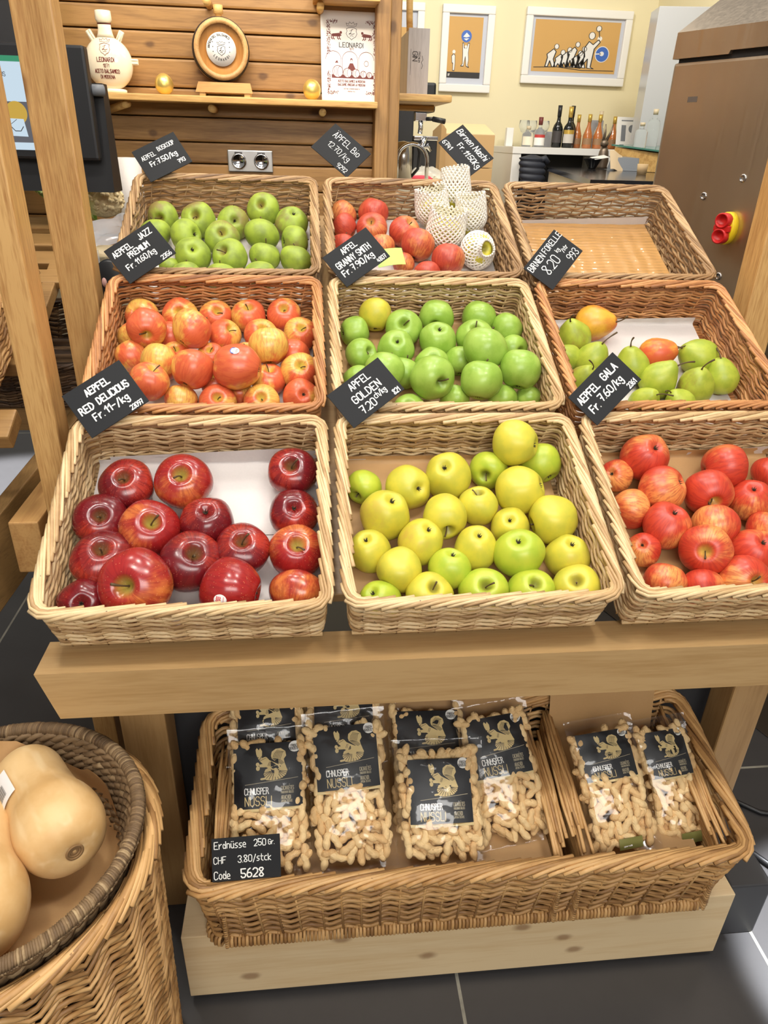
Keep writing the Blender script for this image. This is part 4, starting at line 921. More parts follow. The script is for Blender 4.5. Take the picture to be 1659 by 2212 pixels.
    if tail:
        mb = MB(); f2 = lambda u, v, h_: surf(.36+u*.34, .015+v*.085, 1, .0008+h_); mb.grid(lambda u, v: f2(u, v, 0), 8, 4, .0003)
        Decal(mb, f2, .0005).text('gerelli', .18, .25, .13, .03, 1, sx=.75); mb.build('brand_tab', [LGRN, LWHT], e)
    # nuts lying against the front film
    got = []; fill = MB(); tries = 0
    while len(got) < nmax and tries < 1600:
        tries += 1; u, v = rn.uniform(.07, .93), rn.uniform(.045, .94)
        if u0+.03 < u < 1-u0-.03 and v > v0+.01: continue
        q = surf(u, v, 1); z = q.z-.0102-rn.uniform(0, .002)
        if all((q.x-a)**2+(q.y-b)**2 >.0142**2 for a, b in got):
            got.append((q.x, q.y)); a = rn.choice((pi/2, pi/2, 0.3, -.6, .9, 2.3))+rn.uniform(-.5, .5)
            if u < .16 or u > .84: a = pi/2+rn.uniform(-.25, .25)
            m = M.Translation((q.x, q.y, max(z, -.004))) @ M.Rotation(a, 4, 'Z') @ M.Rotation(pi/2+rn.uniform(-.25, .25), 4, 'Y') @ M.Rotation(rn.uniform(0, 6), 4, 'Z')
            link('peanut', PNUT[rn.choice((0, 0, 1, 2, 2, 3))], e, m)
    for i in range(130):
        u, v = rn.uniform(.08, .92), rn.uniform(.05, .93); q = surf(u, v, 1); z = max(q.z-.024, -q.z+.008)
        m = M.Translation((q.x, q.y, z)) @ M.Rotation(rn.uniform(0, 6), 4, 'Z') @ M.Rotation(pi/2+rn.uniform(-.3, .3), 4, 'Y')
        b = len(fill.v); me = PNUT[i % 4]; fill.T = m; fill.add([v_.co for v_ in me.vertices], [tuple(p.vertices) for p in me.polygons])
    fill.T = M.Identity(4); o = fill.build('peanuts', PNM, e); o['kind'] = 'stuff'
    return e
bag('N5', 'peanut bag standing behind the front left bag, only its lettering showing', nmax=24, seed=5, lw=.112)
bag('N7', 'peanut bag mostly hidden behind the second bag from left', nmax=24, seed=7)
bag('N6', 'peanut bag behind the low front bag with its squirrel half covered', nmax=60, seed=6, lw=.124)
bag('N1', 'front left peanut bag partly behind the lettered price sign', seed=1, lw=.126)
bag('N2', 'peanut bag second from left, slightly tilted', seed=2)
bag('N4', 'tilted peanut bag leaning against the middle divider', seed=4)
bag('N3', 'lowest front peanut bag in the middle of the wide compartment', seed=3, lw=.118, low=True)
bag('N9', 'right peanut bag of the narrow compartment, half behind its neighbour', seed=9, lw=.09, lh=.085, tail=True)
bag('N8', 'left peanut bag of the narrow compartment with olive brand tab', seed=8, lw=.105, lh=.085, tail=True)
_q = SIGN_AT['NUTS']; SIGN_AT['NUTS'] = (list(V(_q[0])+V(_q[2])*.0095), *_q[1:])
sign(SIGN_AT['NUTS'], [('Erdnüsse', .04, .76, .105, .014, g(sx=.78)), ('250', .62, .77, .1, .014, g(sx=.72)), ('Gr.', .83, .78, .075, .012, g(sx=.72)), ('CHF', .03, .42, .1, .013, g(sx=.74)), ('3.80/stck', .38, .42, .1, .014, g(sx=.78)), ('Code', .03, .06, .115, .014, g(sx=.72)), ('5628', .42, .06, .13, .022, g(sx=.78))], 'upright slate price sign lettered Erdnüsse 250 Gr. CHF 3.80', wob=.2)

# ================================================================== round basket with squashes
CX, CY = -.455, .70
rb = empty('round_wicker_basket', M.Translation((CX, CY, 0)), 'tall round golden willow basket at the lower left', 'basket')
mb = MB(); cp = lambda f: circ_path(.214-f*.6+.0, .012)
weave(mb, cp, .612, 72, .034, r=.0038, amp=.0026, zamp=.012, flare=.03, z0=.01, rnd=random.Random(12), sides=5, period=2); mb.build('woven_wall', WK_GOLD, rb)
mb = MB(); braid(mb, circ_path(.214, .01), .612, sp=.022, L=.17, r=.005, wid=.012, hgt=.012); mb.build('braided_rim', WK_GOLD, rb)
SG = NT('seagrass', .7); _n = SG.noise(SG.coord(), 90, 3); _g = SG.n.new('ShaderNodeNewGeometry').outputs['Random Per Island']
SG.bump(_n, .4, .003); SGM = SG.col(SG.ramp(SG.math('ADD', SG.math('MULTIPLY', _g, .6), SG.math('MULTIPLY', _n, .5)), (.25, S(92, 70, 46)), (.7, S(128, 102, 70)), (1., S(186, 160, 120))))
tr = empty('seagrass_tray', M.Translation((CX, CY, .63)), 'round grey-brown seagrass tray set in the top of the round basket', 'tray')
mb = MB(); rn = random.Random(3)
N_ = 420
for k in range(N_):  # wrapped rim: short turns of grass round a core
    a = 2*pi*k/N_; c = V((.2*cos(a), .2*sin(a), .018)); e_ = V((cos(a), sin(a), 0)); tg = V((-sin(a), cos(a), 0)); rr = .0082*rn.uniform(.93, 1.05)
    mb.tube([c+e_*rr*cos(q)+V((0, 0, 1))*rr*sin(q)+tg*(q-.5)*.0012 for q in [2*pi*i/12 for i in range(13)]], .0024*rn.uniform(.85, 1.15), 4)
mb.build('wrapped_rim', SGM, tr)
mb = MB()
for r_ in range(9):
    R0 = .192-.0035*r_; zz = .008-.0125*r_
    for s_ in (0, pi):
        mb.tube([((R0+.003*cos(30*a+s_))*cos(a), (R0+.003*cos(30*a+s_))*sin(a), zz+.005*sin(30*a+s_)) for a in [2*pi*k/180 for k in range(180)]], .0058, 5, closed=True)
mb.build('plaited_wall', SGM, tr)
mb = MB(); mb.lathe([(0, -.118), (.165, -.118), (.168, -.11), (0, -.11)], 40); mb.build('tray_floor', SGM, tr)
mb = MB()
def f(u, v):
    x, y = -.17+.33*u, -.17+.34*v; r = sqrt(x*x+y*y); k = min(1, .168/max(r, 1e-6)) ; xx, yy = x*k, y*k
    ex = max(0, r-.15); up = max(0, y-.06)*.9*max(0, min(1, (.10-x)*8)); return V((xx, yy, -.098+min(.085, ex*1.6)*(1.0 if x > -.1 else .8)+min(.09, up)+.003*NZ.noise(V((x*16, y*16, 0)))))
mb.grid(f, 36, 36, .001); tag(mb.build('kraft_liner', PAPB, None, M.Translation((CX, CY, .63))), 'crumpled brown paper in the seagrass tray under the squashes', 'paper')
SQ = NT('squash_skin', .5); _n = SQ.noise(SQ.coord(), 14, 4, .6); _n2 = SQ.noise(SQ.mapping(SQ.coord(), (1, 1, .25)), 40, 2)
SQM = SQ.col(SQ.mix(SQ.rng(_n2, .5, .8), SQ.mix(SQ.rng(_n, .35, .7), S(220, 184, 130), S(206, 164, 106)), S(232, 204, 156)))
def squash(loc, d, lab, s=1, stk=False):
    mb = MB(); pr = [(0, -.056), (.008, -.0555), (.016, -.0585), (.034, -.055), (.05, -.042), (.059, -.020), (.0605, .002), (.058, .024), (.0525, .046), (.0505, .068), (.0500, .09), (.0502, .112), (.0485, .13), (.042, .146), (.029, .157), (.011, .162), (0, .162)]
    n = 48; pts = []
    for i in range(len(pr)-1):
        for k in range(4):
            t = k/4; a = pr[max(0, i-1)]; b = pr[i]; c_ = pr[i+1]; e2 = pr[min(len(pr)-1, i+2)]
            cr = lambda p0, p1, p2, p3: .5*(2*p1+(p2-p0)*t+(2*p0-5*p1+4*p2-p3)*t*t+(3*p1-p0-3*p2+p3)*t**3)
            pts.append((max(0, cr(a[0], b[0], c_[0], e2[0])), cr(a[1], b[1], c_[1], e2[1])))
    pts.append(pr[-1]); mb.lathe([(r*s, z*s) for r, z in pts], n)
    z = V(d).normalized(); x = z.orthogonal()
    x = V((0, 0, 1)).cross(z).normalized(); o = mb.build('butternut_squash', SQM, None, frame(loc, x, z.cross(x)))
    for v in o.data.vertices: v.co *= 1+.035*NZ.noise(v.co*16)
    tag(o, lab, 'squash', 'butternut squashes in the tray')
    mb = MB()
    for q in range(3):
        mb.tube([(.0105*(1-.3*q)*cos(a)*s, .0105*(1-.3*q)*sin(a)*s, (-.0575+.0012*q)*s) for a in [2*pi*k/20 for k in range(20)]], .0022, 5, closed=True)
    mb.build('blossom_end', plain('squash_scar', (136, 104, 66), .9), o)
    if stk:
        mb = MB(); A0 = .55
        def f(u, v, h): a = A0+(u-.5)*.85; r_ = .0525+h+.0008; return V((r_*cos(a)*s, r_*sin(a)*s, (.062+v*.05)*s))
        mb.grid(lambda u, v: f(u, v, 0), 10, 6); dd = Decal(mb, f, .0006)
        for i in range(16): dd.stroke([(.3+i*.026, .2), (.3+i*.026, .62)], .008+.008*(i % 3 == 1), 1)
        mb.build('barcode_label', [STICK, INKB], o)
    return o
squash((-.366, .722, .632), (-.60, .80, -.05), 'butternut squash with a white barcode label lying in the middle of the tray', stk=True)
squash((-.440, .618, .618), (-.35, .90, -.02), 'butternut squash at the left edge, cut off by the frame', s=1.05)

# ================================================================== neighbouring rack on the left
lr = empty('slatted_rack', M.Translation((-.6, 1.3, 0)), 'neighbouring wooden rack with slats and rails left of the stand', 'rack')
li = lr.matrix_world.inverted()
def lp(name, mb, m): return mb.build(name, m, lr, li)
mb = MB(); mb.smooth = False; mb.bbox((-.556, 1.2, .757), (-.503, 1.7, .864), .003); lp('rail', mb, W_BEAMY)
mb = MB(); mb.smooth = False; mb.T = frame((-.70, .98, .60), (1, -.25, 0), (.25, .93, .26)); mb.bbox((0, 0, 0), (.032, .75, .16), .003); lp('side_rail', mb, wood('weathered_oak', (150, 116, 70), (112, 84, 48), 'Y', .8, .5))
W_OAK = wood('oak_slat', (176, 136, 82), (140, 100, 56), 'X', .9, .5)
for (y, z) in ((1.26, .985), (1.45, 1.062), (1.10, .915)):
    mb = MB(); mb.smooth = False; mb.T = frame((-1.3, y, z), (1, 0, 0), (0, cos(.45), sin(.45))); mb.bbox((0, 0, 0), (.76 if y < 1.4 else .765, .07, .032), .004); lp('slat', mb, W_OAK)
mb = MB(); mb.smooth = False; mb.bbox((-1.4, 1.68, .86), (-.47, 1.72, .93), .003); lp('cross_rail', mb, W_OAK)
b2 = empty('wicker_basket', frame((-.985, 1.34, 1.065), (1, 0, 0), (0, cos(.45), sin(.45))), 'golden willow basket of plums on the neighbouring rack at the left edge', 'basket')
for nm, me in zip(('woven_wall', 'braided_rim', 'woven_base'), meshes(WK_GOLD)): link(nm, me, b2)
b3 = empty('wicker_basket', frame((-.93, 1.62, .93), (1, 0, 0), (0, cos(.2), sin(.2))), 'dark willow basket low behind the slats of the neighbouring rack', 'basket')
for nm, me in zip(('woven_wall', 'braided_rim', 'woven_base'), meshes(wicker('willow_dark', (120, 92, 62), (88, 64, 42), (58, 42, 28)))): link(nm, me, b3)
PLUM = NT('plum_skin', .35); PLM = PLUM.col(PLUM.mix(PLUM.rng(PLUM.noise(PLUM.coord(), 3), .4, .7), S(40, 36, 46), S(70, 66, 84)))
mb = MB(); mb.lathe([(0, -1)]+[(sin(pi*i/16)*(1+.04*cos(pi*i/16)), -1.08*cos(pi*i/16)) for i in range(1, 16)]+[(.1, 1.02), (0, .96)], 24); PM = mb.mesh('plum', PLM)
for i, (x, l, n, q) in enumerate(((.385, .15, .098, 'lowest'), (.375, .20, .112, 'middle'), (.388, .25, .10, 'topmost'))):
    p = b2.matrix_world @ V((x, l, n)); tag(link('plum', PM, None, M.Translation(p) @ M.Diagonal((.025, .025, .025, 1))), f'{q} dark blue plum in the basket at the left edge', 'plum', 'plums at the left edge')
# ================================================================== plank wall shelf and what stands on it
mb = MB(); mb.bbox((-.64, 2.5, 1.588), (.2225, 2.617, 1.606), .003); tag(mb.build('wall_shelf', W_SHELF), 'rough larch shelf board on the plank wall holding flask and barrel', 'shelf')
mb = MB(); mb.bbox((.03, 2.5, 1.858), (.225, 2.617, 1.885), .003); tag(mb.build('wall_shelf', W_SHELF), 'upper shelf board cut off at the top of the frame', 'shelf')
for x, z, lab in ((-.283, 1.574, 'wooden dowel under the shelf below the barrel'), (.055, 1.574, 'wooden dowel under the shelf below the right gold egg'), (-.277, 1.845, 'wooden dowel at the top edge left of the barrel plug'), (.052, 1.846, 'wooden dowel at the top edge beside the poster')):
    mb = MB(); mb.tube([(x, 2.62, z), (x, 2.53, z)], .011, 12); tag(mb.build('dowel', W_SHELF), lab, 'dowel', 'dowels in the plank wall')
mb = MB(); mb.tube([(-.60, 2.615, 1.566), (-.53, 2.53, 1.58)], .011, 10); tag(mb.build('dowel', W_SHELF), 'slanting wooden dowel under the left end of the shelf', 'dowel', 'dowels in the plank wall')
# ceramic flask
CER = NT('glazed_cream', .16); CERM = CER.col(S(240, 226, 198)); fl = empty('ceramic_flask', M.Translation((-.577, 2.562, 1.6065)), 'cream ceramic pilgrim flask lettered LEONARDI 1871', 'flask')
mb = MB(); pr = [(0, 0), (.043, 0), (.043, .008), (.038, .011)]
for i in range(2, 22): a = -pi/2+pi*i/23; pr.append((.069*cos(a), .076+.069*sin(a)))
pr += [(.026, .139), (.0215, .15), (.019, .163), (.0185, .176)]
FS = .55; mb.lathe(pr, 40, 1, FS)
def f(u, v, h):
    z = .02+v*.12; y = sqrt(max(0, .069**2-(z-.076)**2-u*u)); return V((u, -FS*y-h-.0003, z))
d = Decal(mb, f, .0006)
d.text('LEONARDI', -.034, .45, .0115, .0017, 1, sx=.66) if 0 else None
def ftxt(t, z, size, w, sx=.7, mi=1):
    dd = Decal(mb, lambda u, v, h: f(u, (v-.02)/.12, h), .0007); dd.text(t, 0, z, size, w, mi, sx=sx, center=True)
ftxt('LEONARDI', .078, .0105, .0017, .72); ftxt('1871', .064, .0085, .0011, .7); ftxt('ACETO BALSAMICO', .050, .009, .0015, .62); ftxt('DI MODENA', .036, .0085, .0014, .68)
def crest(dd, cx, cy, s, mi, w):
    dd.stroke([(cx-.9*s, cy+.55*s), (cx-.5*s, cy+.75*s), (cx, cy+.85*s), (cx+.5*s, cy+.75*s), (cx+.9*s, cy+.55*s)], w, mi)
    dd.stroke([(cx-.9*s, cy+.6*s), (cx-.8*s, cy+.2*s), (cx-.95*s, cy-.2*s), (cx-.7*s, cy-.7*s), (cx-.25*s, cy-.95*s), (cx, cy-1.2*s), (cx+.25*s, cy-.95*s), (cx+.7*s, cy-.7*s), (cx+.95*s, cy-.2*s), (cx+.8*s, cy+.2*s), (cx+.9*s, cy+.6*s)], w, mi)
    dd.stroke([(cx-.8*s, cy+1.05*s), (cx-.95*s, cy+1.5*s), (cx-.5*s, cy+1.3*s), (cx-.35*s, cy+1.7*s), (cx, cy+1.4*s), (cx+.35*s, cy+1.7*s), (cx+.5*s, cy+1.3*s), (cx+.95*s, cy+1.5*s), (cx+.8*s, cy+1.05*s), (cx-.8*s, cy+1.05*s)], w*.8, mi)
    dd.stroke([(cx+.25*s, cy+.5*s), (cx+.05*s, cy+.45*s), (cx-.2*s, cy-.2*s), (cx-.45*s, cy-.3*s), (cx-.3*s, cy-.12*s), (cx+.1*s, cy-.3*s), (cx+.5*s, cy-.15*s)], w*1.1, mi)
    dd.stroke([(cx-.4*s, cy+.2*s), (cx-.1*s, cy+.35*s), (cx+.25*s, cy+.5*s)], w*.7, mi); dd.stroke([(cx-.3*s, cy-.6*s), (cx, cy-.5*s), (cx+.3*s, cy-.6*s)], w*.9, mi)
crest(Decal(mb, lambda u, v, h: f(u, (v-.02)/.12, h), .0007), 0, .112, .0155, 1, .0011)
mb.build('body', [CERM, INK], fl)
mb = MB(); mb.lathe([(.0186, .176), (.0205, .179), (.0235, .184), (.0222, .206), (.0195, .207), (.0185, .2), (0, .198)], 30, 1, .8); mb.build('collar', CERM, fl)
mb = MB(); mb.lathe([(.0186, .1725), (.0194, .1735), (.0194, .1755), (.0186, .1765)], 30, 1, .56); mb.build('neck_band', INK, fl)
for (x, z, a) in ((-.040, .142, .5), (.040, .142, -.5), (.068, .082, -pi/2)):
    mb = MB(); mb.T = M.Translation((x, 0, z)) @ M.Rotation(-a, 4, 'Y'); mb.bbox((-.008, -.006, -.012), (.008, .006, .018), .003)
    for q in (-.004, .004): mb.tube([(q, -.0065, -.008), (q, -.0065, .016)], .0015, 5)
    mb.build('lug', CERM, fl)
GOLD = NT('gold_leaf', .34, .75); _n = GOLD.noise(GOLD.coord(), 60, 3); GOLD.bump(_n, .15, .001); GOLDM = GOLD.col(S(250, 222, 128))
mb = MB(); mb.lathe([(0, -.026), (.012, -.026)]+[(.0272*sin(a), -.028*cos(a) if a < pi/2 else -.030*cos(a)) for a in [.55+i*(pi-.55)/14 for i in range(15)]], 24); EG = mb.mesh('golden_egg', GOLDM)
for x, l in ((-.421, 'golden egg between flask and barrel on the shelf'), (.023, 'golden egg beside the white poster on the shelf')):
    tag(link('golden_egg', EG, None, M.Translation((x, 2.553, 1.633))), l, 'ornament', 'golden eggs on the shelf')
# little barrel
OAKE = wood('barrel_oak', (206, 162, 104), (168, 120, 70), 'Z', 1.2, .5); HOOP = plain('dark_hoop', (58, 54, 54), .45, .6)
bs = empty('barrel_stand', M.Translation((-.238, 2.535, 1.6065)), 'low wooden cradle under the little barrel', 'stand')
mb = MB(); mb.smooth = False; mb.prism([(-.076, -.024, .036), (.076, -.024, .036), (.083, -.028, .009), (-.086, -.028, .009)], (0, .012, 0)); mb.build('front_board', wood('cradle_wood', (214, 160, 92), (176, 122, 62), 'X', .8, .5), bs)
mb = MB(); mb.bbox((-.07, -.016, .006), (.07, .055, .03), .002); mb.build('bed', W_SHELF, bs)
for x in (-.066, .066):
    mb = MB(); mb.bbox((x-.009, -.024, 0), (x+.009, .05, .012), .001); mb.build('foot', W_SHELF, bs)
ba = empty('barrel', frame((-.240, 2.513, 1.7265), (1, .14, 0), (0, 0, 1)), 'small oak barrel with dark hoops and round white LEONARDI label', 'barrel')
# local z points to the aisle
mb = MB(); mb.lathe([(0, -.014), (.064, -.014), (.064, .0), (.078, 0), (.0835, -.05), (.0775, -.10), (0, -.10)], 48); mb.build('staves', OAKE, ba)
mb = MB(); mb.lathe([(.064, 0), (.064, -.012), (0, -.012)][::-1], 40, caps=False); mb.build('head', wood('barrel_head', (190, 134, 72), (160, 108, 54), 'Y', 1, .4), ba)
for z0, z1, r0, r1 in ((-.004, -.014, .0795, .0815), (-.022, -.032, .0826, .0838), (-.07, -.08, .0832, .0822)):
    mb = MB(); mb.lathe([(r0-.002, z0), (r0, z0), (r1, z1), (r1-.002, z1)], 48, caps=False); mb.build('hoop', HOOP, ba)
mb = MB(); mb.lathe([(.043, -.011), (.043, -.007), (0, -.007)], 40)
dd = Decal(mb, lambda u, v, h: V((u, v, -.007+h)), .0006); crest(dd, 0, -.001, .0125, 1, .0012)
for t, rr, a0 in (('ANTICHI DEL BALSAMICO', .0335, pi*.98),): dd.text(t, 0, 0, .0055, .0011, 1, sx=.8, arc=(rr, a0), gap=1.8)
for i, ch in enumerate('LEONARDI'):
    a = -pi/2+(i-3.5)*.27; dd.text(ch, .029*cos(a), .029*sin(a), .006, .0012, 1, sx=.75, ang=a+pi/2)
for s_ in (-1, 1):
    for q in (.012, .0, -.012): dd.disc((s_*.024, q+.006), .0016, 1, n=5)
mb.build('label_disc', [WHITE, INKB], ba)
mb = MB(); mb.T = M.Translation((0, .083, -.05)) @ M.Rotation(-pi/2, 4, 'X'); mb.lathe([(0, -.004), (.009, -.004), (.009, .008), (.014, .009), (.014, .03), (0, .03)], 10); mb.build('bung', W_SHELF, ba)
# poster card
pm = frame((.148, 2.575, 1.608), (1, .02, 0), (0, .18, 1)) @ M.Diagonal((1.06, 1, 1, 1)); mb = MB(); mb.bbox((-.089, 0, -.002), (.089, .243, 0), .0006)
d = Decal(mb, lambda u, v, h: V(((u-.5)*.178, v*.243, h)), .0004); A_ = .178/.243
def T2(t, u, v, s, w, sx=.7, mi=1):
    dd = Decal(mb, lambda a, b, h: V((a, b, h)), .0004); dd.text(t, (u-.5)*.178, v*.243, s, w, mi, sx=sx, center=True)
T2('LEONARDI', .5, .605, .0125, .0018, .86, 2); T2('1871', .5, .575, .006, .0008); T2('ACETO BALSAMICO di MODENA', .5, .215, .0062, .0011, .64); T2('BALSAMIC VINEGAR of MODENA', .5, .175, .0062, .0011, .62)
T2('ACETAIA LEONARDI MAGRETA', .5, .135, .003, .0005, .8); T2('MODENA ITALY', .5, .105, .003, .0005, .8)
crest(Decal(mb, lambda a, b, h: V((a, b, h)), .0004), 0, .187, .0165, 2, .0012)
rn = random.Random(6)
for (u0, u1, v0, v1) in ((.10, .145, .53, .9), (.86, .905, .53, .9), (.10, .145, .08, .34), (.86, .905, .08, .34), (.145, .27, .865, .9), (.735, .86, .865, .9), (.145, .27, .08, .115), (.735, .86, .08, .115)):
    n_ = int((u1-u0)*(v1-v0)*9000)
    for _ in range(n_):
        a, b = rn.uniform(u0, u1), rn.uniform(v0, v1); q = rn.uniform(-.012, .012); d.stroke([(a, b), (a+q, b+rn.uniform(-.012, .012))], .006, 1)
for s_ in (-1, 1): # walking beasts either side of the crest
    X = lambda x: .5+s_*x
    d.poly([(X(.16), .735), (X(.20), .76), (X(.31), .75), (X(.33), .735), (X(.31), .72), (X(.2), .72)], 1); d.disc((X(.175), .765), .02, 1, ry=.016)
    for x in (.19, .22, .29, .32): d.stroke([(X(x), .735), (X(x+.012), .705), (X(x-.01), .69)], .012, 1)
    d.stroke([(X(.33), .74), (X(.36), .755), (X(.345), .775)], .008, 1)
for cx in (.2, .47, .74):
    d.ring((cx, .47), .125, .006, 1, a0=0, a1=pi, ry=.09, n=16)
for cx in (.325, .345, .595, .615): d.stroke([(cx, .47), (cx, .34)], .005, 1)
d.poly([(.17, .26), (.86, .26), (.86, .3), (.17, .3)], 1)
for i, (cx, r_) in enumerate(((.27, .085), (.43, .068), (.565, .062), (.69, .05), (.79, .042))):
    d.disc((cx, .27+r_*.75), r_, 0, .0008, ry=r_*.78); d.ring((cx, .27+r_*.75), r_, .007, 1, .0009, ry=r_*.78)
    d.ring((cx+r_*.45, .27+r_*.72), r_*.5, .006, 1, .0009, ry=r_*.7)
    for q in (-.6, -.3): d.stroke([(cx+r_*q, .27+r_*.2), (cx+r_*q*1.1, .27+r_*.75), (cx+r_*q, .27+r_*1.3)], .005, 1, .0009)
d.poly([(.43, .37), (.47, .43), (.52, .43), (.56, .37), (.53, .345), (.46, .345)], 1); d.disc((.495, .465), .02, 1, ry=.022); d.disc((.495, .458), .012, 0, .0008, ry=.014)
d.poly([(.22, .43), (.26, .46), (.28, .43)], 1); d.ring((.74, .43), .035, .006, 1, ry=.03); d.disc((.93, .035), .03, 2, ry=.024); d.disc((.93, .035), .018, 3, .0008, ry=.015)
tag(mb.build('poster_card', [WHITE, INK, INKB, plain('red_seal', (210, 70, 60))], None, pm), 'white poster card lettered LEONARDI with dark red print', 'poster')
# double socket
ss = empty('wall_socket', M.Translation((-.18, 2.614, 1.43)), 'steel double socket plate with round lids on the plank wall', 'socket')
ALU = NT('brushed_aluminium', .35, .9).col(S(196, 194, 190)); mb = MB(); mb.bbox((-.072, -.008, -.032), (.072, .004, .032), .003); plt_ = mb.build('plate', ALU, ss)
for x in (-.036, .036):
    mb = MB(); mb.T = M.Translation((x, -.008, 0)) @ M.Rotation(pi/2, 4, 'X'); mb.lathe([(0, .006), (.016, .007), (.019, .010), (.022, .010), (.024, .006), (.024, 0)][::-1], 28); mb.box((-.012, .021, 0), (.012, .027, .008)); mb.build('lid', STEEL, plt_)
# ================================================================== scale monitor, roll, cauliflower at the left
mo = empty('scale_monitor', M.Translation((-.73, 1.9, 1.37)), 'black touch screen scale monitor behind the wooden posts', 'monitor')
def mp(name, mb, m): return mb.build(name, m, mo, mo.matrix_world.inverted())
mb = MB(); mb.smooth = False; mb.bbox((-1.0, 1.90, 1.441), (-.478, 1.934, 1.668), .006); bez = mp('bezel', mb, BLACK)
mb = MB(); mb.smooth = False; mb.prism([(-.462, 1.955, 1.60), (-.462, 1.935, 1.372), (-.462, 2.02, 1.372), (-.462, 2.0, 1.60)], (-.5, 0, 0)); mp('rear_housing', mb, plain('monitor_housing', (22, 22, 24), .5))
mb = MB(); mb.tube([(-.483, 1.93, 1.585), (-.458, 1.945, 1.585)], .012, 12); mp('hinge', mb, GREYP)
def emis(name, c, k=1.): t = NT(name, .2); t.set(t.b, 'Emission Color', S(c)); t.set(t.b, 'Emission Strength', k); return t.col(S(10, 10, 10))
mb = MB(); mb.mi = 0; mb.grid(lambda u, v: V((-.98+.462*u, 1.8985, 1.46+.183*v)), 1, 1)
d = Decal(mb, lambda u, v, h: V((u, 1.898-h, v)), .0004)
d.poly([(-.98, 1.632), (-.518, 1.632), (-.518, 1.643), (-.98, 1.643)], 1); d.poly([(-.98, 1.475), (-.518, 1.475), (-.518, 1.556), (-.98, 1.556)], 2)
d.disc((-.643, 1.534), .023, 3, .0008, 28); d.poly([(-.668, 1.488), (-.626, 1.487), (-.63, 1.522), (-.664, 1.523)], 0, .0011); d.stroke([(-.66, 1.507), (-.652, 1.498), (-.640, 1.498), (-.633, 1.507)], .0016, 5, .0014); d.stroke([(-.658, 1.512), (-.645, 1.521)], .001, 5, .0014)
d.text('OUS', -.668, 1.604, .008, .0011, 5, sx=.8, h=.001); d.poly([(-.524, 1.612), (-.518, 1.612), (-.518, 1.618), (-.524, 1.618)], 4, .0008)
mb.build('screen', [emis('screen_white', (206, 226, 240)), emis('screen_green', (60, 150, 110)), emis('screen_grey', (98, 98, 104)), emis('screen_gold', (206, 168, 70)), emis('screen_red', (230, 80, 70)), INKB], bez)
mb = MB(); mb.lathe([(.0, 1.18), (.037, 1.18), (.0375, 1.436), (.012, 1.437), (.01, 1.43), (0, 1.43)], 32); tag(mb.build('paper_roll', PAPW, None, M.Translation((-.528, 2.42, 0))), 'white paper roll standing behind the back left basket', 'paper roll')
mb = MB(); mb.bbox((-.75, 2.25, 0), (-.42, 2.5, 1.18), .004); tag(mb.build('side_counter', plain('cream_counter', (226, 212, 178), .5)), 'cream counter edge below the paper roll', 'counter')
sl = empty('slatted_shelf', M.Translation((-.8, 2.0, 1.1)), 'sloping oak slat shelf seen between the posts', 'shelf'); sli = sl.matrix_world.inverted()
for k in range(5):
    mb = MB(); mb.smooth = False; mb.T = frame((-1.15, 2.03-.073*k, 1.312-.0315*k-.02), (1, 0, 0), (0, cos(.42), sin(.42))); mb.bbox((0, -.027, -.018), (.60 if k < 4 else .535, .027, 0), .003); mb.build('slat', W_OAK, sl, sli)
mb = MB(); mb.smooth = False; mb.T = frame((-.62, 1.68, 1.14), (1, 0, 0), (0, cos(.42), sin(.42))); mb.bbox((0, 0, -.03), (.03, .42, -.002), .003); mb.build('bearer', W_OAK, sl, sli)
cf = empty('cauliflower', M.Translation((-.532, 2.1, 1.348)), 'cauliflower with green leaves on the slatted shelf', 'cauliflower')
mb = MB(); rn = random.Random(5)
for i in range(240):
    a, b = rn.uniform(0, 2*pi), rn.uniform(-.5, 1.5); r_ = .052; c = V((r_*cos(a)*cos(b)*.9, r_*sin(a)*cos(b), r_*sin(b))); q = rn.uniform(.0045, .0075)
    mb.T = M.Translation(c); mb.lathe([(0, -q), (q*.8, -q*.5), (q, 0), (q*.8, q*.6), (0, q)], 8)
mb.T = M.Identity(4); mb.lathe([(0, -.05), (.04, -.04), (.05, 0), (.035, .04), (0, .05)], 16)
CF = NT('cauliflower_curd', .8); CF.bump(CF.noise(CF.coord(), 160, 3), .8, .003); mb.build('curd', CF.col(S(232, 212, 166)), cf)
LF = NT('cabbage_leaf', .5); _w = LF.n.new('ShaderNodeTexWave'); LF.set(_w, 'Vector', LF.coord('Object')); LF.set(_w, 'Scale', 18); LF.set(_w, 'Distortion', 6)
LFM = LF.col(LF.mix(LF.rng(_w.outputs[1], .8, .95), S(126, 164, 62), S(206, 220, 150)))
for i, (a, l, rx) in enumerate(((2.5, .17, .2), (3.1, .19, .5), (3.6, .17, .15), (2.9, .12, .9))):
    mb = MB(); mb.T = M.Rotation(a, 4, 'Z') @ M.Rotation(-rx, 4, 'Y')
    mb.grid(lambda u, v: V((.02+l*u, (v-.5)*.11*sin(pi*min(1, .15+u*.8))**.7, -.035+.05*u+.012*sin(9*u+5*v)-.05*(v-.5)**2)), 14, 10, .002)
    mb.tube([(.02+l*t, 0, -.030+.05*t) for t in (0, .3, .6, .9)], lambda t: .006*(1.1-t), 6); mb.build('leaf', LFM, cf)
mb = MB(); rn = random.Random(8)
mb.grid(lambda u, v: V((-.555+.14*u+.02*v, 1.93-.09*v+.03*u, 1.30+.03*u-.05*v+.012*NZ.noise(V((u*5, v*5, 2))))), 14, 10); mb.grid(lambda u, v: V((-.53+.03*u, 1.84+.02*u, 1.25-.06*v*1+.01*NZ.noise(V((u*6, v*6, 7))))), 6, 8)
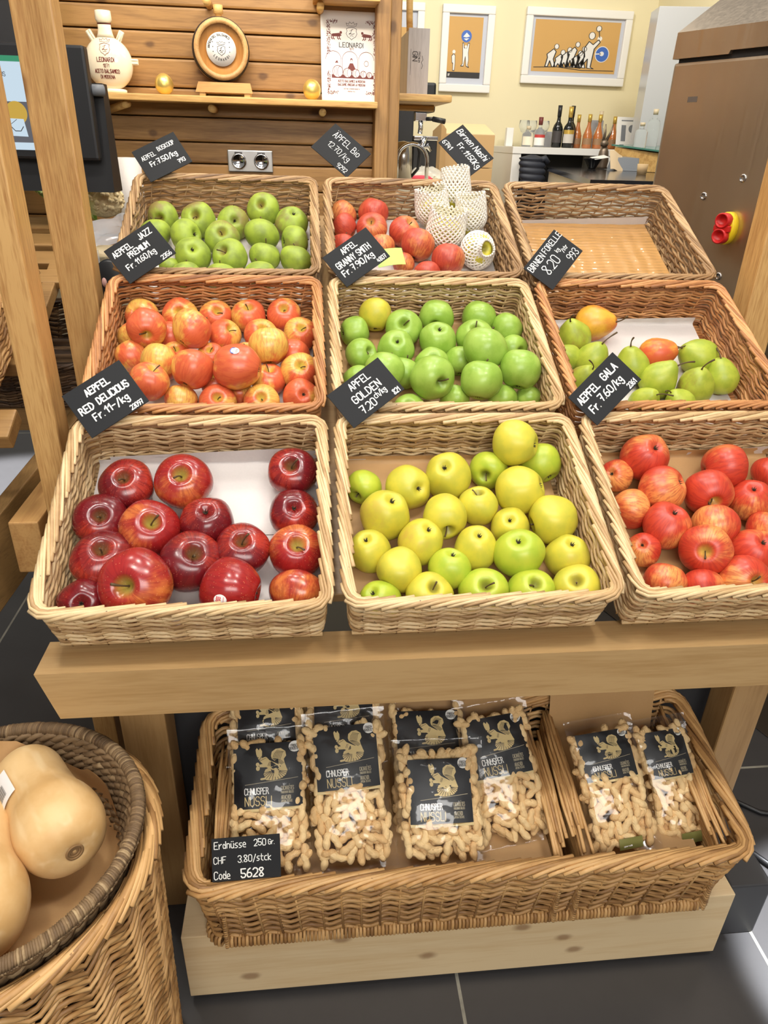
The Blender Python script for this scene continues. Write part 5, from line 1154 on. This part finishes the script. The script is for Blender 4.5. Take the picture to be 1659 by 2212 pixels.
tag(mb.build('plastic_bag', plain('clear_crumple', (214, 216, 220), .15, Alpha=.45)), 'crumpled clear plastic bag behind the middle left basket', 'plastic bag')
mb = MB(); mb.T = frame((-.452, 1.745, 1.195), (1, 0, .1), (0, .3, 1)); mb.lathe([(0, -.012), (.044, -.012), (.048, -.004), (.046, .004), (.04, .008), (0, .008)], 28, .8, 1.1); mb.mi = 1; mb.T = mb.T @ M.Translation((-.012, 0, .0085)); mb.lathe([(.007, -.001), (.007, .0006), (0, .0008)], 16, .8, 1.5)
tag(mb.build('tape_dispenser', [BLACK, plain('pink_oval', (226, 176, 166))]), 'black rounded dispenser with a pink oval beside the post', 'dispenser')
# ================================================================== behind the post: gin crate, coffee corner
mb = MB(); mb.smooth = False; mb.bbox((.1, 2.76, 1.622), (.500, 3.34, 1.645), .006)
tag(mb.build('crate_shelf', W_SHELF), 'wooden shelf end sticking out behind the corner post', 'shelf')
mb = MB(); mb.smooth = False; mb.tube([(.2, 2.97, 1.611), (.472, 2.97, 1.611)], .0105, 12); tag(mb.build('shelf_bearer', W_SHELF), 'round bearer under the gin crate shelf', 'bearer')
gc = empty('gin_crate', M.Translation((.41, 3.0, 1.6455)), 'wooden bottle crate with grey front printed PREMIUM GIN', 'crate')
mb = MB(); mb.smooth = False; mb.bbox((-.035, .012, 0), (.037, .30, .21), .002); gbx = mb.build('box', W_BEAMZ, gc)
mb = MB(); mb.bbox((-.037, 0, 0), (.039, .012, .213), .001); d = Decal(mb, lambda u, v, h: V((u, -h, v)), .0005)
d.text('GIN', -.020, .142, .017, .0022, 1, sx=.95, ang=-pi/2, gap=1.2); d.text('PREMIUM', -.0, .142, .007, .0009, 1, sx=.85, ang=-pi/2); d.stroke([(-.027, .15), (-.027, .07)], .001, 1); d.stroke([(.014, .13), (.018, .118), (.012, .11), (.017, .1), (.013, .09)], .0014, 1)
mb.build('front_board', [wood('grey_board', (186, 180, 176), (160, 152, 148), 'Z', 1.2, .7), INKB], gbx)
mb = MB(); mb.tube([(.392, 3.12, 1.85), (.386, 3.1, 1.9), (.38, 3.1, 2.1)], .012, 8); tag(mb.build('driftwood_stick', W_SHELF), 'pale bare stick rising from the gin crate', 'stick')
mb = MB(); mb.bbox((.3, 2.95, 1.30), (.74, 4.4, 1.342), .004); mb.box((.32, 2.97, 0), (.72, 4.38, 1.30)); tag(mb.build('coffee_counter', plain('cream_worktop', (238, 228, 200), .4)), 'cream worktop of the coffee corner behind the baskets', 'counter')
cm = empty('coffee_machine', M.Translation((.58, 4.05, 1.343)), 'black and chrome espresso machine behind the corner post', 'coffee machine')
for nm, a, b, m in (('column', (-.115, 0, 0), (-.035, .2, .33), BLACK), ('side_trim', (-.13, -.004, 0), (-.113, .2, .33), WHITE), ('head', (-.03, -.01, .29), (.07, .2, .42), BLACK), ('brew_group', (-.03, 0, .25), (.03, .08, .29), STEEL), ('base', (-.035, -.03, .02), (.085, .2, .165), BLACK), ('drip_tray', (-.037, -.04, .165), (.087, .2, .185), STEEL)):
    mb = MB(); mb.bbox(a, b, .012 if nm == 'head' else .004); q = mb.build(nm, m, cm); brew = q if nm == 'brew_group' else globals().get('brew')
mb = MB(); mb.tube([(.03, 0, .262), (.06, -.02, .262)], .009, 8); mb.tube([(.058, -.02, .262), (.115, -.05, .252)], .012, 10); mb.build('portafilter_handle', BLACK, brew)
mb = MB(); mb.tube([(0, 0, .25), (0, -.01, .225), (-.003, -.012, .195)], .012, 10); mb.build('spout', STEEL, brew)
mb = MB(); mb.tube([(.045, -.05, .12), (.03, -.06, .14), (.0, -.06, .13), (.02, -.05, .18)], .014, 10); mb.build('steam_valve', STEEL, cm)
ke = empty('kettle', M.Translation((.393, 3.2, 1.343)), 'stainless steel kettle with black handle by the corner post', 'kettle')
mb = MB(); mb.lathe([(0, 0), (.037, 0), (.036, .1), (.033, .155), (.0, .160)], 32); mb.build('body', NT('kettle_steel', .22, .95).col(S(190, 186, 180)), ke)
mb = MB(); mb.tube([(.03, 0, .155), (.055, 0, .152), (.066, 0, .12), (.062, 0, .06), (.035, 0, .03)], .006, 8); mb.build('handle', BLACK, ke)
mb = MB(); mb.tube([(.357, 3.1, 1.343), (.356, 3.1, 1.43)]+[(.416-.06*cos(a), 3.1, 1.435+.058*sin(a)) for a in [pi*i/14 for i in range(15)]]+[(.477, 3.1, 1.36)], .0075, 10)
tag(mb.build('faucet', STEEL), 'chrome arched tap in front of the kettle', 'tap')
mb = MB(); mb.T = M.Translation((.53, 3.6, 1.343)); mb.lathe([(.0, 0), (.04, 0), (.046, .008), (.03, .02), (0, .022)], 20, 1.2, .8); tag(mb.build('sponge_cloth', plain('pink_cloth', (228, 74, 92), .8)), 'pink-red cloth beside the tap', 'cloth')
mb = MB(); rn = random.Random(2); mb.grid(lambda u, v: V((.5+.17*u, 3.75+.15*v, 1.35+.045*(sin(pi*u)*sin(pi*v))**.5+.012*NZ.noise(V((u*8, v*8, 1))))), 16, 12); tag(mb.build('foil_pouch', plain('foil_crumple', (220, 216, 206), .2, Alpha=.6)), 'crumpled clear pouch under the espresso machine', 'pouch')
CARD = plain('cardboard', (196, 160, 112), .8)
def carton(loc, s, lab, flap=True):
    e = empty('cardboard_box', M.Translation(loc), lab, 'cardboard box', 'cartons by the cream wall'); mb = MB(); mb.smooth = False; mb.bbox((-s[0]/2, 0, 0), (s[0]/2, s[1], s[2]), .003); mb.build('box', CARD, e)
    if flap:
        mb = MB(); mb.smooth = False; mb.prism([(-s[0]/2, 0, s[2]), (s[0]/2, 0, s[2]), (s[0]/2-.02, .2, s[2]+.055), (-s[0]/2+.02, .2, s[2]+.055)], (0, 0, .004)); mb.build('flap', plain('cardboard_light', (226, 202, 156), .8), e)
carton((.955, 4.6, 1.375), (.29, .36, .172), 'cardboard box with raised pale flap under the pictures')
carton((.955, 4.6, 1.0), (.29, .36, .372), 'lower cardboard box carrying the flapped one', False)
mb = MB(); mb.box((.70, 4.45, 0), (1.12, 5.2, .998)); tag(mb.build('low_cupboard', WHITE), 'white cupboard under the cardboard boxes', 'cupboard')
ob = MB(); ob.smooth = False
ob.prism([(.752, 4.5, .998), (.80, 4.56, .998), (.80, 4.56, 1.57), (.765, 4.52, 1.60)], (.004, .0, .0)); ob.prism([(.752, 4.5, .998), (.72, 4.6, .998), (.735, 4.62, 1.56), (.765, 4.52, 1.60)], (.004, 0, 0))
tag(ob.build('cardboard_sheet', CARD), 'open cardboard flap leaning left of the boxes', 'cardboard')
# pictures
KR = plain('kraft_print', (204, 160, 90), .6); BLU = plain('print_blue', (56, 104, 190), .5); MATB = plain('picture_mat', (196, 200, 212), .6)
GLZ = film('picture_glass', (1, 1, 1, 1), .15, 1.3)
for _nd in list(GLZ.node_tree.nodes):
    if _nd.type == 'BUMP': GLZ.node_tree.nodes.remove(_nd)
def picture(x0, x1, z0, z1, lab, draw, ins):
    W_, H_ = x1-x0, z1-z0; e = empty('framed_picture', frame((x0, 5.298, z0), (1, 0, 0), (0, 0, 1)), lab, 'picture', 'framed prints on the cream wall'); t = .045
    mb = MB()
    for a, b in (((0, 0, 0), (W_, t, .035)), ((0, H_-t, 0), (W_, H_, .035)), ((0, t, 0), (t, H_-t, .035)), ((W_-t, t, 0), (W_, H_-t, .035))): mb.bbox(a, b, .006)
    mb.build('frame', WHITE, e)
    mb = MB(); mb.box((t, t, .004), (W_-t, H_-t, .012)); u0, v0, u1, v1 = ins
    d = Decal(mb, lambda u, v, h: V((u*W_, v*H_, .012+h)), .001); d.poly([(u0, v0), (u1, v0), (u1, v1), (u0, v1)], 1)
    if draw: draw(Decal(mb, lambda u, v, h: V(((u0+(u1-u0)*u)*W_, (v0+(v1-v0)*v)*H_, .012+h)), .0018))
    mb.build('print', [MATB, KR, WHITE, INKB, BLU], e)
    mb = MB(); mb.grid(lambda u, v: V((t+(W_-2*t)*u, t+(H_-2*t)*v, .022)), 1, 1); mb.build('glazing', GLZ, e)
def fig(d, pts, h=.0022): d.poly(pts, 2, h); d.stroke(pts, .012, 3, h+.0004, closed=True)
def dr1(d):
    d.poly([(0, 0), (1, 0), (1, .1), (0, .1)], 3); d.text('nr', .06, .03, .05, .01, 2, h=.003)
    fig(d, [(.44, .58), (.47, .58), (.49, .5), (.57, .5), (.60, .58), (.64, .58), (.62, .42), (.64, .3), (.62, .22), (.66, .18), (.58, .2), (.54, .36), (.5, .2), (.42, .2), (.47, .24), (.46, .4)]); d.disc((.54, .52), .035, 2, .003, ry=.025)
    d.disc((.54, .69), .15, 4, .0022, ry=.1); d.poly([(.44, .68), (.54, .75), (.64, .69), (.54, .67)], 2, .0028); d.poly([(.46, .65), (.62, .66), (.54, .62)], 2, .0028)
    fig(d, [(.16, .25), (.14, .36), (.2, .4), (.24, .37), (.25, .24), (.24, .12), (.19, .12), (.19, .24)]); d.disc((.2, .43), .045, 2, .0026, ry=.032)
def dr2(d):
    d.stroke([(.03, .08), (.3, .1), (.6, .05), (.98, .06)], .014, 3)
    for x, s, l in ((.2, .9, .05), (.3, .7, .02), (.37, .8, .03), (.44, 1., .06), (.5, .7, .03), (.56, .85, 0)):
        fig(d, [(x-.04, .1), (x-.02, .25*s+.05), (x-.03, .38*s), (x+.02+l*.5, .5*s), (x+.05+l*.5, .44*s), (x+.05, .28*s), (x+.08, .1), (x+.04, .1), (x+.01, .24*s), (x-.01, .1)]); d.disc((x+.045+l*.6, .55*s), .026, 2, .0026, ry=.05); d.ring((x+.045+l*.6, .55*s), .026, .007, 3, .003, ry=.05)
    fig(d, [(.53, .1), (.62, .32), (.6, .48), (.65, .62), (.7, .56), (.76, .66), (.78, .61), (.72, .48), (.71, .3), (.70, .12), (.74, .09), (.66, .1), (.655, .28), (.58, .09)]); d.disc((.675, .73), .036, 2, .0026, ry=.07); d.ring((.675, .73), .036, .008, 3, .003, ry=.07)
    d.disc((.77, .68), .028, 2, .0026, ry=.045); d.stroke([(.765, .7), (.75, .83)], .01, 3, .003); d.disc((.745, .87), .03, 2, .0026, ry=.055); d.ring((.745, .87), .03, .008, 3, .003, ry=.055)
    d.disc((.82, .38), .085, 2, .003, ry=.16); d.disc((.82, .38), .076, 4, .0034, ry=.145); d.stroke([(.74, .38), (.81, .39)], .022, 2, .004); d.disc((.815, .39), .026, 2, .004, ry=.045)
picture(.862, 1.196, 1.795, 2.262, 'upright framed print of a white figure hoisting a blue disc', dr1, (.13, .17, .79, .87))
picture(1.395, 2.086, 1.859, 2.27, 'wide framed print of white figures following a drummer', dr2, (.095, .17, .905, .85))
picture(.40, .752, 1.80, 2.262, 'framed print mostly hidden behind the gin crate', lambda d: (d.disc((.9, .05), .1, 4, ry=.07), d.disc((.5, .08), .07, 2, ry=.05)), (.13, .3, .87, .72))
# bottle table
wt = empty('white_side_table', M.Translation((1.6, 4.75, 0)), 'white side table carrying bottles under the wide picture', 'table'); wi = wt.matrix_world.inverted()
mb = MB(); mb.bbox((1.25, 4.74, 1.455), (1.93, 5.25, 1.492), .002); mb.build('top', WHITE, wt, wi)
for x in (1.252, 1.86):
    mb = MB(); mb.bbox((x, 4.745, 0), (x+.055, 5.24, 1.455), .002); mb.build('side_panel', WHITE, wt, wi)
mb = MB(); mb.box((1.32, 5.2, 1.0), (1.86, 5.23, 1.455)); mb.build('back_panel', plain('dark_back', (70, 70, 74), .6), wt, wi)
mb = MB(); mb.smooth = False; mb.bbox((1.45, 5.18, 1.493), (1.62, 5.2, 1.585), .002); tag(mb.build('grey_board', plain('grey_card', (156, 156, 160), .6)), 'grey board standing behind the dark wine bottles', 'board')
mb = MB(); mb.smooth = False; mb.bbox((1.31, 5.16, 1.493), (1.355, 5.2, 1.60), .002); tag(mb.build('white_block', WHITE), 'white block at the left end of the bottle table', 'block')
mb = MB(); mb.smooth = False; mb.bbox((1.88, 5.18, 1.493), (1.96, 5.2, 1.66), .002); tag(mb.build('grey_board', plain('grey_card', (150, 150, 154), .6)), 'taller grey board right of the rosé bottles', 'board')
GLSB = NT('dark_bottle_glass', .1).col(S(22, 24, 22)); ROSE = NT('rose_wine', .12); ROSE.set(ROSE.b, 'Coat Weight', .8); ROSEM = ROSE.col(S(178, 106, 54))
CLR = NT('clear_glass', .03, 0, Transmission_Weight=.9, IOR=1.12).col((.96, .98, .98, 1))
def bottle(x, y, z, h, r, gl, cap, lab, grp, lb=None, nk=.62, sh=.45, lz=(.12, .4), s2=None):
    e = empty('bottle', M.Translation((x, y, z)), lab, 'bottle', grp); mb = MB(); n_ = r*.34
    mb.lathe([(0, 0), (r*.92, 0), (r, h*.02), (r, h*sh), (r*.8, h*(sh+.09)), (n_*1.2, h*nk), (n_, h*(nk+.06)), (n_, h*.965), (n_*1.15, h*.97), (n_*1.15, h), (0, h)], 24); gl_ = mb.build('glass', gl, e)
    mb = MB(); mb.lathe([(n_*1.05, h*(nk+.12)), (n_*1.1, h*(nk+.12)), (n_*1.22, h*1.003), (0, h*1.004)], 16); mb.build('capsule', cap, e)
    if lb:
        mb = MB(); a0, a1 = -pi/2-1.3, -pi/2+1.3; mb.grid(lambda u, v: V((r*1.012*cos(a0+(a1-a0)*u), r*1.012*sin(a0+(a1-a0)*u), h*(lz[0]+(lz[1]-lz[0])*v))), 14, 2); lo = mb.build('label', lb, gl_)
        if s2:
            mb = MB(); mb.grid(lambda u, v: V((r*1.02*cos(a0+(a1-a0)*u), r*1.02*sin(a0+(a1-a0)*u), h*(lz[1]-.06+.1*v))), 14, 2); mb.build('label_band', s2, gl_)
GR = 'bottles on the white side table'; GC = plain('gold_capsule', (206, 172, 84), .35, .5); DC = plain('black_capsule', (30, 30, 34), .35); LB1 = plain('label_dark', (62, 58, 58)); LB2 = plain('label_silver', (196, 190, 182)); LBR = plain('label_rose', (150, 116, 84)); REDL = plain('label_red', (186, 60, 58)); BLUC = plain('capsule_blue', (120, 160, 200))
bottle(1.395, 4.95, 1.493, .115, .036, CLR, plain('cork', (206, 190, 160)), 'short square-shouldered clear bottle with cream label at the left', GR, plain('label_cream', (228, 220, 200)), .72, .6, (.08, .5))
bottle(1.462, 4.93, 1.493, .165, .034, CLR, plain('dark_red_cap', (110, 48, 44)), 'clear bottle with red and white label and dark red top', GR, WHITE, .62, .5, (.06, .38), REDL)
bottle(1.575, 4.93, 1.493, .232, .032, GLSB, DC, 'tall dark wine bottle with black capsule, left of three', GR, LB1)
bottle(1.637, 4.90, 1.493, .226, .034, GLSB, GC, 'dark wine bottle with gold capsule and silver label', GR, LB2, s2=GC)
bottle(1.690, 5.02, 1.493, .236, .032, GLSB, DC, 'dark wine bottle behind the gold capped one', GR, LB1)
for x, y, l in ((1.742, 5.04, 'rosé bottle at the back left of the rosé cluster'), (1.770, 4.92, 'rosé bottle at the front left of the rosé cluster'), (1.815, 5.04, 'rosé bottle in the middle back of the rosé cluster'), (1.838, 4.92, 'rosé bottle at the front right, left of the bronze hare')):
    bottle(x, y, 1.493, .19, .029, ROSEM, GC, l, GR, LBR, .66, .38, (.12, .3))
bottle(1.90, 5.08, 1.493, .215, .032, CLR, plain('cork', (206, 190, 160)), 'clear corked bottle behind the rosé bottles', GR)
bottle(1.965, 5.0, 1.493, .185, .029, ROSEM, GC, 'rosé bottle right of the bronze hare', GR, LBR, .66, .38, (.12, .3))
# wine glasses behind
mb = MB(); mb.lathe([(0, 0), (.028, .001), (.004, .004), (.0035, .07), (.02, .085), (.034, .115), (.031, .15), (.030, .15), (.033, .115), (.018, .088), (0, .078)], 20); WG = mb.mesh('wine_glass', CLR)
for i, (x, y) in enumerate(((1.40, 5.08), (1.455, 5.1), (1.53, 5.08))): tag(link('wine_glass', WG, None, M.Translation((x, y, 1.493))), ('leftmost', 'middle', 'rightmost')[i]+' wine glass behind the clear bottles on the side table', 'wine glass', 'wine glasses on the side table')
jk = MB()
def f(u, v):
    a = 2*pi*u; b = 1+.16*abs(sin(pi*(6*v+.12*sin(5*u))))+.05*NZ.noise(V((u*6, v*5, 0))); t_ = min(1, v*9+.2)*min(1, (1-v)*14+.3)
    return V((1.362+.02*v+.076*cos(a)*b*t_*(1-.12*v), 4.685+.036*sin(a)*b*t_, 1.452-.21*v))
jk.grid(f, 40, 60); jk.tube([(1.40, 4.67, 1.42), (1.435, 4.665, 1.435), (1.455, 4.67, 1.41)], .018, 8)
tag(jk.build('puffer_jacket', plain('navy_quilt', (40, 44, 56), .55)), 'dark navy quilted jacket hanging under the white side table', 'jacket')
mb = MB(); mb.smooth = False; mb.prism([(1.09, 2.93, 1.39), (1.45, 4.66, 1.39), (2.24, 4.66, 1.39), (2.24, 2.93, 1.39)], (0, 0, -.022)); mb.mi = 1; mb.prism([(1.11, 2.95, 1.368), (1.46, 4.64, 1.368), (2.23, 4.64, 1.368), (2.23, 2.95, 1.368)], (0, 0, -1.36))
tag(mb.build('bar_counter', [plain('black_granite', (30, 30, 34), .12), plain('cream_front', (232, 224, 204), .5)]), 'bar counter with polished black top behind the empty basket', 'counter')
mb = MB(); mb.smooth = False; mb.prism([(1.735, 4.41, 1.512), (1.85, 3.9, 1.484), (2.2, 3.9, 1.484), (2.2, 4.34, 1.512)], (0, 0, .008)); tag(mb.build('glass_shelf', NT('green_glass', .08, 0, Alpha=1.).col(S(70, 130, 118))), 'green-edged glass shelf over the log', 'glass shelf')
mb = MB(); mb.smooth = False; mb.prism([(1.745, 4.38, 1.392), (1.865, 3.95, 1.392), (1.865, 3.95, 1.478), (1.745, 4.38, 1.505)], (.3, .05, 0)); tag(mb.build('log_block', W_SHELF), 'rough log block carrying the glass shelf', 'log')
bt = 'clear bottles on the glass shelf'; LIL = plain('label_lilac', (206, 150, 206))
for x, y, h, l, lb in ((1.83, 4.25, .12, 'small clear bottle at the front left of the glass shelf', None), (1.915, 4.30, .185, 'tall corked clear bottle at the back of the glass shelf', None), (1.975, 4.2, .165, 'corked clear bottle in the middle of the glass shelf', WHITE), (2.03, 4.1, .15, 'clear bottle with lilac label at the right of the glass shelf', LIL)):
    bottle(x, y, 1.50+.05*(y-4.1), h, .034, CLR, plain('cork', (206, 190, 160)), l, bt, lb, .74, .62, (.1, .45))
mb = MB(); mb.smooth = False; mb.T = frame((1.925, 4.8, 1.51), (1, .1, 0), (0, .2, 1)); mb.bbox((-.01, 0, -.004), (.13, .165, 0), .001); d = Decal(mb, lambda u, v, h: V((u, v, h)), .0005); d.poly([(.02, .03), (.05, .03), (.05, .12), (.02, .12)], 1); d.disc((.09, .1), .022, 1); d.stroke([(.02, .145), (.11, .145)], .006, 1)
tag(mb.build('menu_card', [WHITE, GREYP]), 'white printed card standing behind the clear bottles', 'card')
# hare, bowl, terminal, cup
ha = MB(); ha.T = M.Translation((1.715, 4.46, 1.392))
ha.lathe([(0, 0), (.035, 0), (.03, .012), (.034, .04), (.026, .09), (.014, .115), (0, .12)], 18); ha.T = ha.T @ M.Translation((-.008, -.01, .128)); ha.lathe([(0, -.02), (.017, -.01), (.02, .004), (.012, .02), (0, .024)], 14, 1.2, 1)
for s_ in (-1, 1): ha.tube([(.008*s_, 0, .015), (.016*s_+.012, 0, .06), (.022*s_+.014, 0, .10)], lambda t: .0085*(1.1-t*.8), 7)
tag(ha.build('hare_statue', plain('bronze', (120, 106, 92), .4, .7)), 'bronze hare statue on the black counter by the bottles', 'statue')
mb = MB(); mb.T = M.Translation((1.62, 4.36, 1.391)); mb.lathe([(0, 0), (.022, 0), (.024, .006), (.052, .05), (.056, .056), (.050, .056), (.02, .012), (0, .01)], 6); tag(mb.build('black_bowl', plain('black_glaze', (24, 24, 26), .2)), 'black angular bowl with a white paper on the counter', 'bowl')
mb = MB(); mb.smooth = False; mb.T = frame((1.645, 4.34, 1.45), (1, .2, .15), (0, 1, .2)); mb.bbox((-.04, -.03, 0), (.05, .03, .002), .0005); tag(mb.build('paper_slip', WHITE), 'white paper slip lying across the black bowl', 'paper')
mb = MB(); mb.smooth = False; mb.prism([(1.685, 4.2, 1.391), (1.685, 4.3, 1.391), (1.70, 4.3, 1.46), (1.705, 4.2, 1.455)], (.135, -.05, 0)); tag(mb.build('card_terminal', plain('terminal_grey', (126, 132, 140), .4)), 'grey card terminal on the black counter', 'card terminal')
mb = MB(); mb.grid(lambda u, v: V((1.655+.075*u, 4.17-.0+.05*v, 1.40+.09*v+.006*sin(5*u)-.02*u)), 10, 10, .002); tag(mb.build('tea_cloth', plain('linen', (206, 184, 152), .9)), 'beige cloth draped over the left of the card terminal', 'cloth')
mb = MB(); mb.T = M.Translation((1.62, 3.68, 1.391)); mb.lathe([(0, 0), (.022, 0), (.026, .045), (.024, .045), (.02, .004), (0, .004)], 20); tag(mb.build('paper_cup', plain('kraft_cup', (202, 172, 128), .7)), 'small brown paper cup on the black counter', 'cup')
# tall white cabinet with a screen
wc = empty('white_cabinet', M.Translation((2.05, 4.3, 0)), 'tall glossy white cabinet behind the steel machine', 'cabinet'); ci = wc.matrix_world.inverted()
mb = MB(); mb.smooth = False; mb.T = frame((1.885, 4.42, 0), (.98, -.2, 0), (.2, .98, 0)); mb.bbox((0, 0, 1.40), (.34, .2, 2.175), .003); mb.build('body', plain('white_gloss', (186, 187, 190), .2), wc, ci)
mb = MB(); mb.smooth = False; mb.bbox((1.99, 3.86, 2.05), (2.2, 3.9, 2.2), .003); so = mb.build('menu_screen', BLACK); tag(so, 'black framed screen behind the steel machine top', 'screen')
mb = MB(); mb.grid(lambda u, v: V((2.012+.17*u, 3.859, 2.062+.125*v)), 1, 1); mb.build('display', emis('screen_cyan', (120, 200, 230)), so)
# ================================================================== stainless machine
MO = V((.995, 2.176, 0)); MD = V((.358, -.934, 0)).normalized(); MM = frame(MO, MD, (0, 0, 1))   # local z faces the aisle's left
MM = frame(MO, MD, V((0, 0, 1)).cross(MD)*1.0)  # x along face, y into the machine, z up
bmch = empty('steel_machine', MM, 'large brushed stainless steel machine at the right', 'machine')
BST = NT('brushed_steel', .34, 1.); _p = BST.coord(); _n = BST.noise(BST.mapping(_p, (30, 30, .5)), 4, 2, .6); _n2 = BST.noise(_p, 3, 3)
BST.set(BST.b, 'Roughness', BST.rng(_n, .2, .8, .30, .38)); BST.bump(_n, .02, .0005); BSTM = BST.col(BST.mix(BST.rng(_n2, .35, .7), S(194, 178, 158), S(206, 190, 170)))
mb = MB(); mb.bbox((0, 0, 0), (1.0, .5, 1.708), .008); mb.build('body', BSTM, bmch)
mb = MB(); mb.smooth = False; mb.prism([(-.002, -.006, 1.716), (.18, -.006, 1.716), (.184, -.006, 1.724), (1.0, -.006, 1.724), (1.0, -.006, 1.772), (-.0, -.006, 1.776)], (0, .012, 0))
mb.prism([(0, -.006, 1.776), (1.0, -.006, 1.773), (1.0, .5, 2.10), (.0, .5, 2.10)], (0, .006, -.008)); mb.prism([(-.001, -.004, 1.716), (-.001, -.004, 1.775), (-.001, .5, 2.095), (-.001, .5, 1.716)], (.006, 0, 0)); mb.build('lid', BSTM, bmch)
mb = MB(); mb.box((.01, .006, 1.70), (.99, .4, 1.73)); mb.build('seam', plain('dark_gap', (30, 26, 24), .8), bmch)
for i, (u, z) in enumerate(((.303, 1.441), (.192, 1.392), (.374, 1.252), (.298, 1.201))):
    mb = MB(); mb.T = M.Translation((u, 0, z)) @ M.Rotation(pi/2, 4, 'X'); mb.lathe([(.0105, -.001), (.010, .002), (.007, .004), (.006, .002), (0, .002)], 18); mb.build('screw', STEEL, bmch)
mb = MB(); mb.box((.072, -.0006, 1.614), (.104, 0, 1.627)); mb.build('tape_residue', plain('residue', (96, 84, 74), .7), bmch)
sw = MB(); sw.T = M.Translation((.296, 0, 1.322)) @ M.Rotation(pi/2, 4, 'X'); sw.lathe([(.040, -.002), (.040, .016), (.037, .02), (0, .02)], 40, .70, 1.0); k_ = sw.build('switch_collar', plain('switch_yellow', (240, 206, 30), .35), bmch)
sw = MB(); sw.T = M.Translation((.296, 0, 1.322)) @ M.Rotation(pi/2, 4, 'X')
RD = plain('switch_red', (206, 34, 34), .35)
for zc in (.019, -.019):
    sw.T = M.Translation((.296, 0, 1.322+zc)) @ M.Rotation(pi/2, 4, 'X'); sw.lathe([(.0295, .018), (.0295, .034), (.025, .036), (.022, .034), (.021, .024), (0, .024)], 28, .74, .64)
sw.T = M.Translation((.296, -.02, 1.322)); sw.bbox((-.024, -.012, -.008), (.024, 0, .008), .003); kn = sw.build('switch_knob', RD, k_)
# cables on the floor at the right
mb = MB(); mb.tube([(1.0, 1.25, .006), (1.12, 1.15, .006), (1.25, 1.12, .006), (1.5, 1.2, .006)], .006, 8); tag(mb.build('cable', BLACK), 'black cable on the floor behind the right leg', 'cable', 'floor cables')
mb = MB(); mb.tube([(.98, 1.12, .006), (1.06, 1.0, .006), (1.2, 1.02, .006), (1.4, 1.12, .006)], .008, 8); tag(mb.build('cable', BLACK), 'thicker black cable looping at the right edge of the floor', 'cable', 'floor cables')
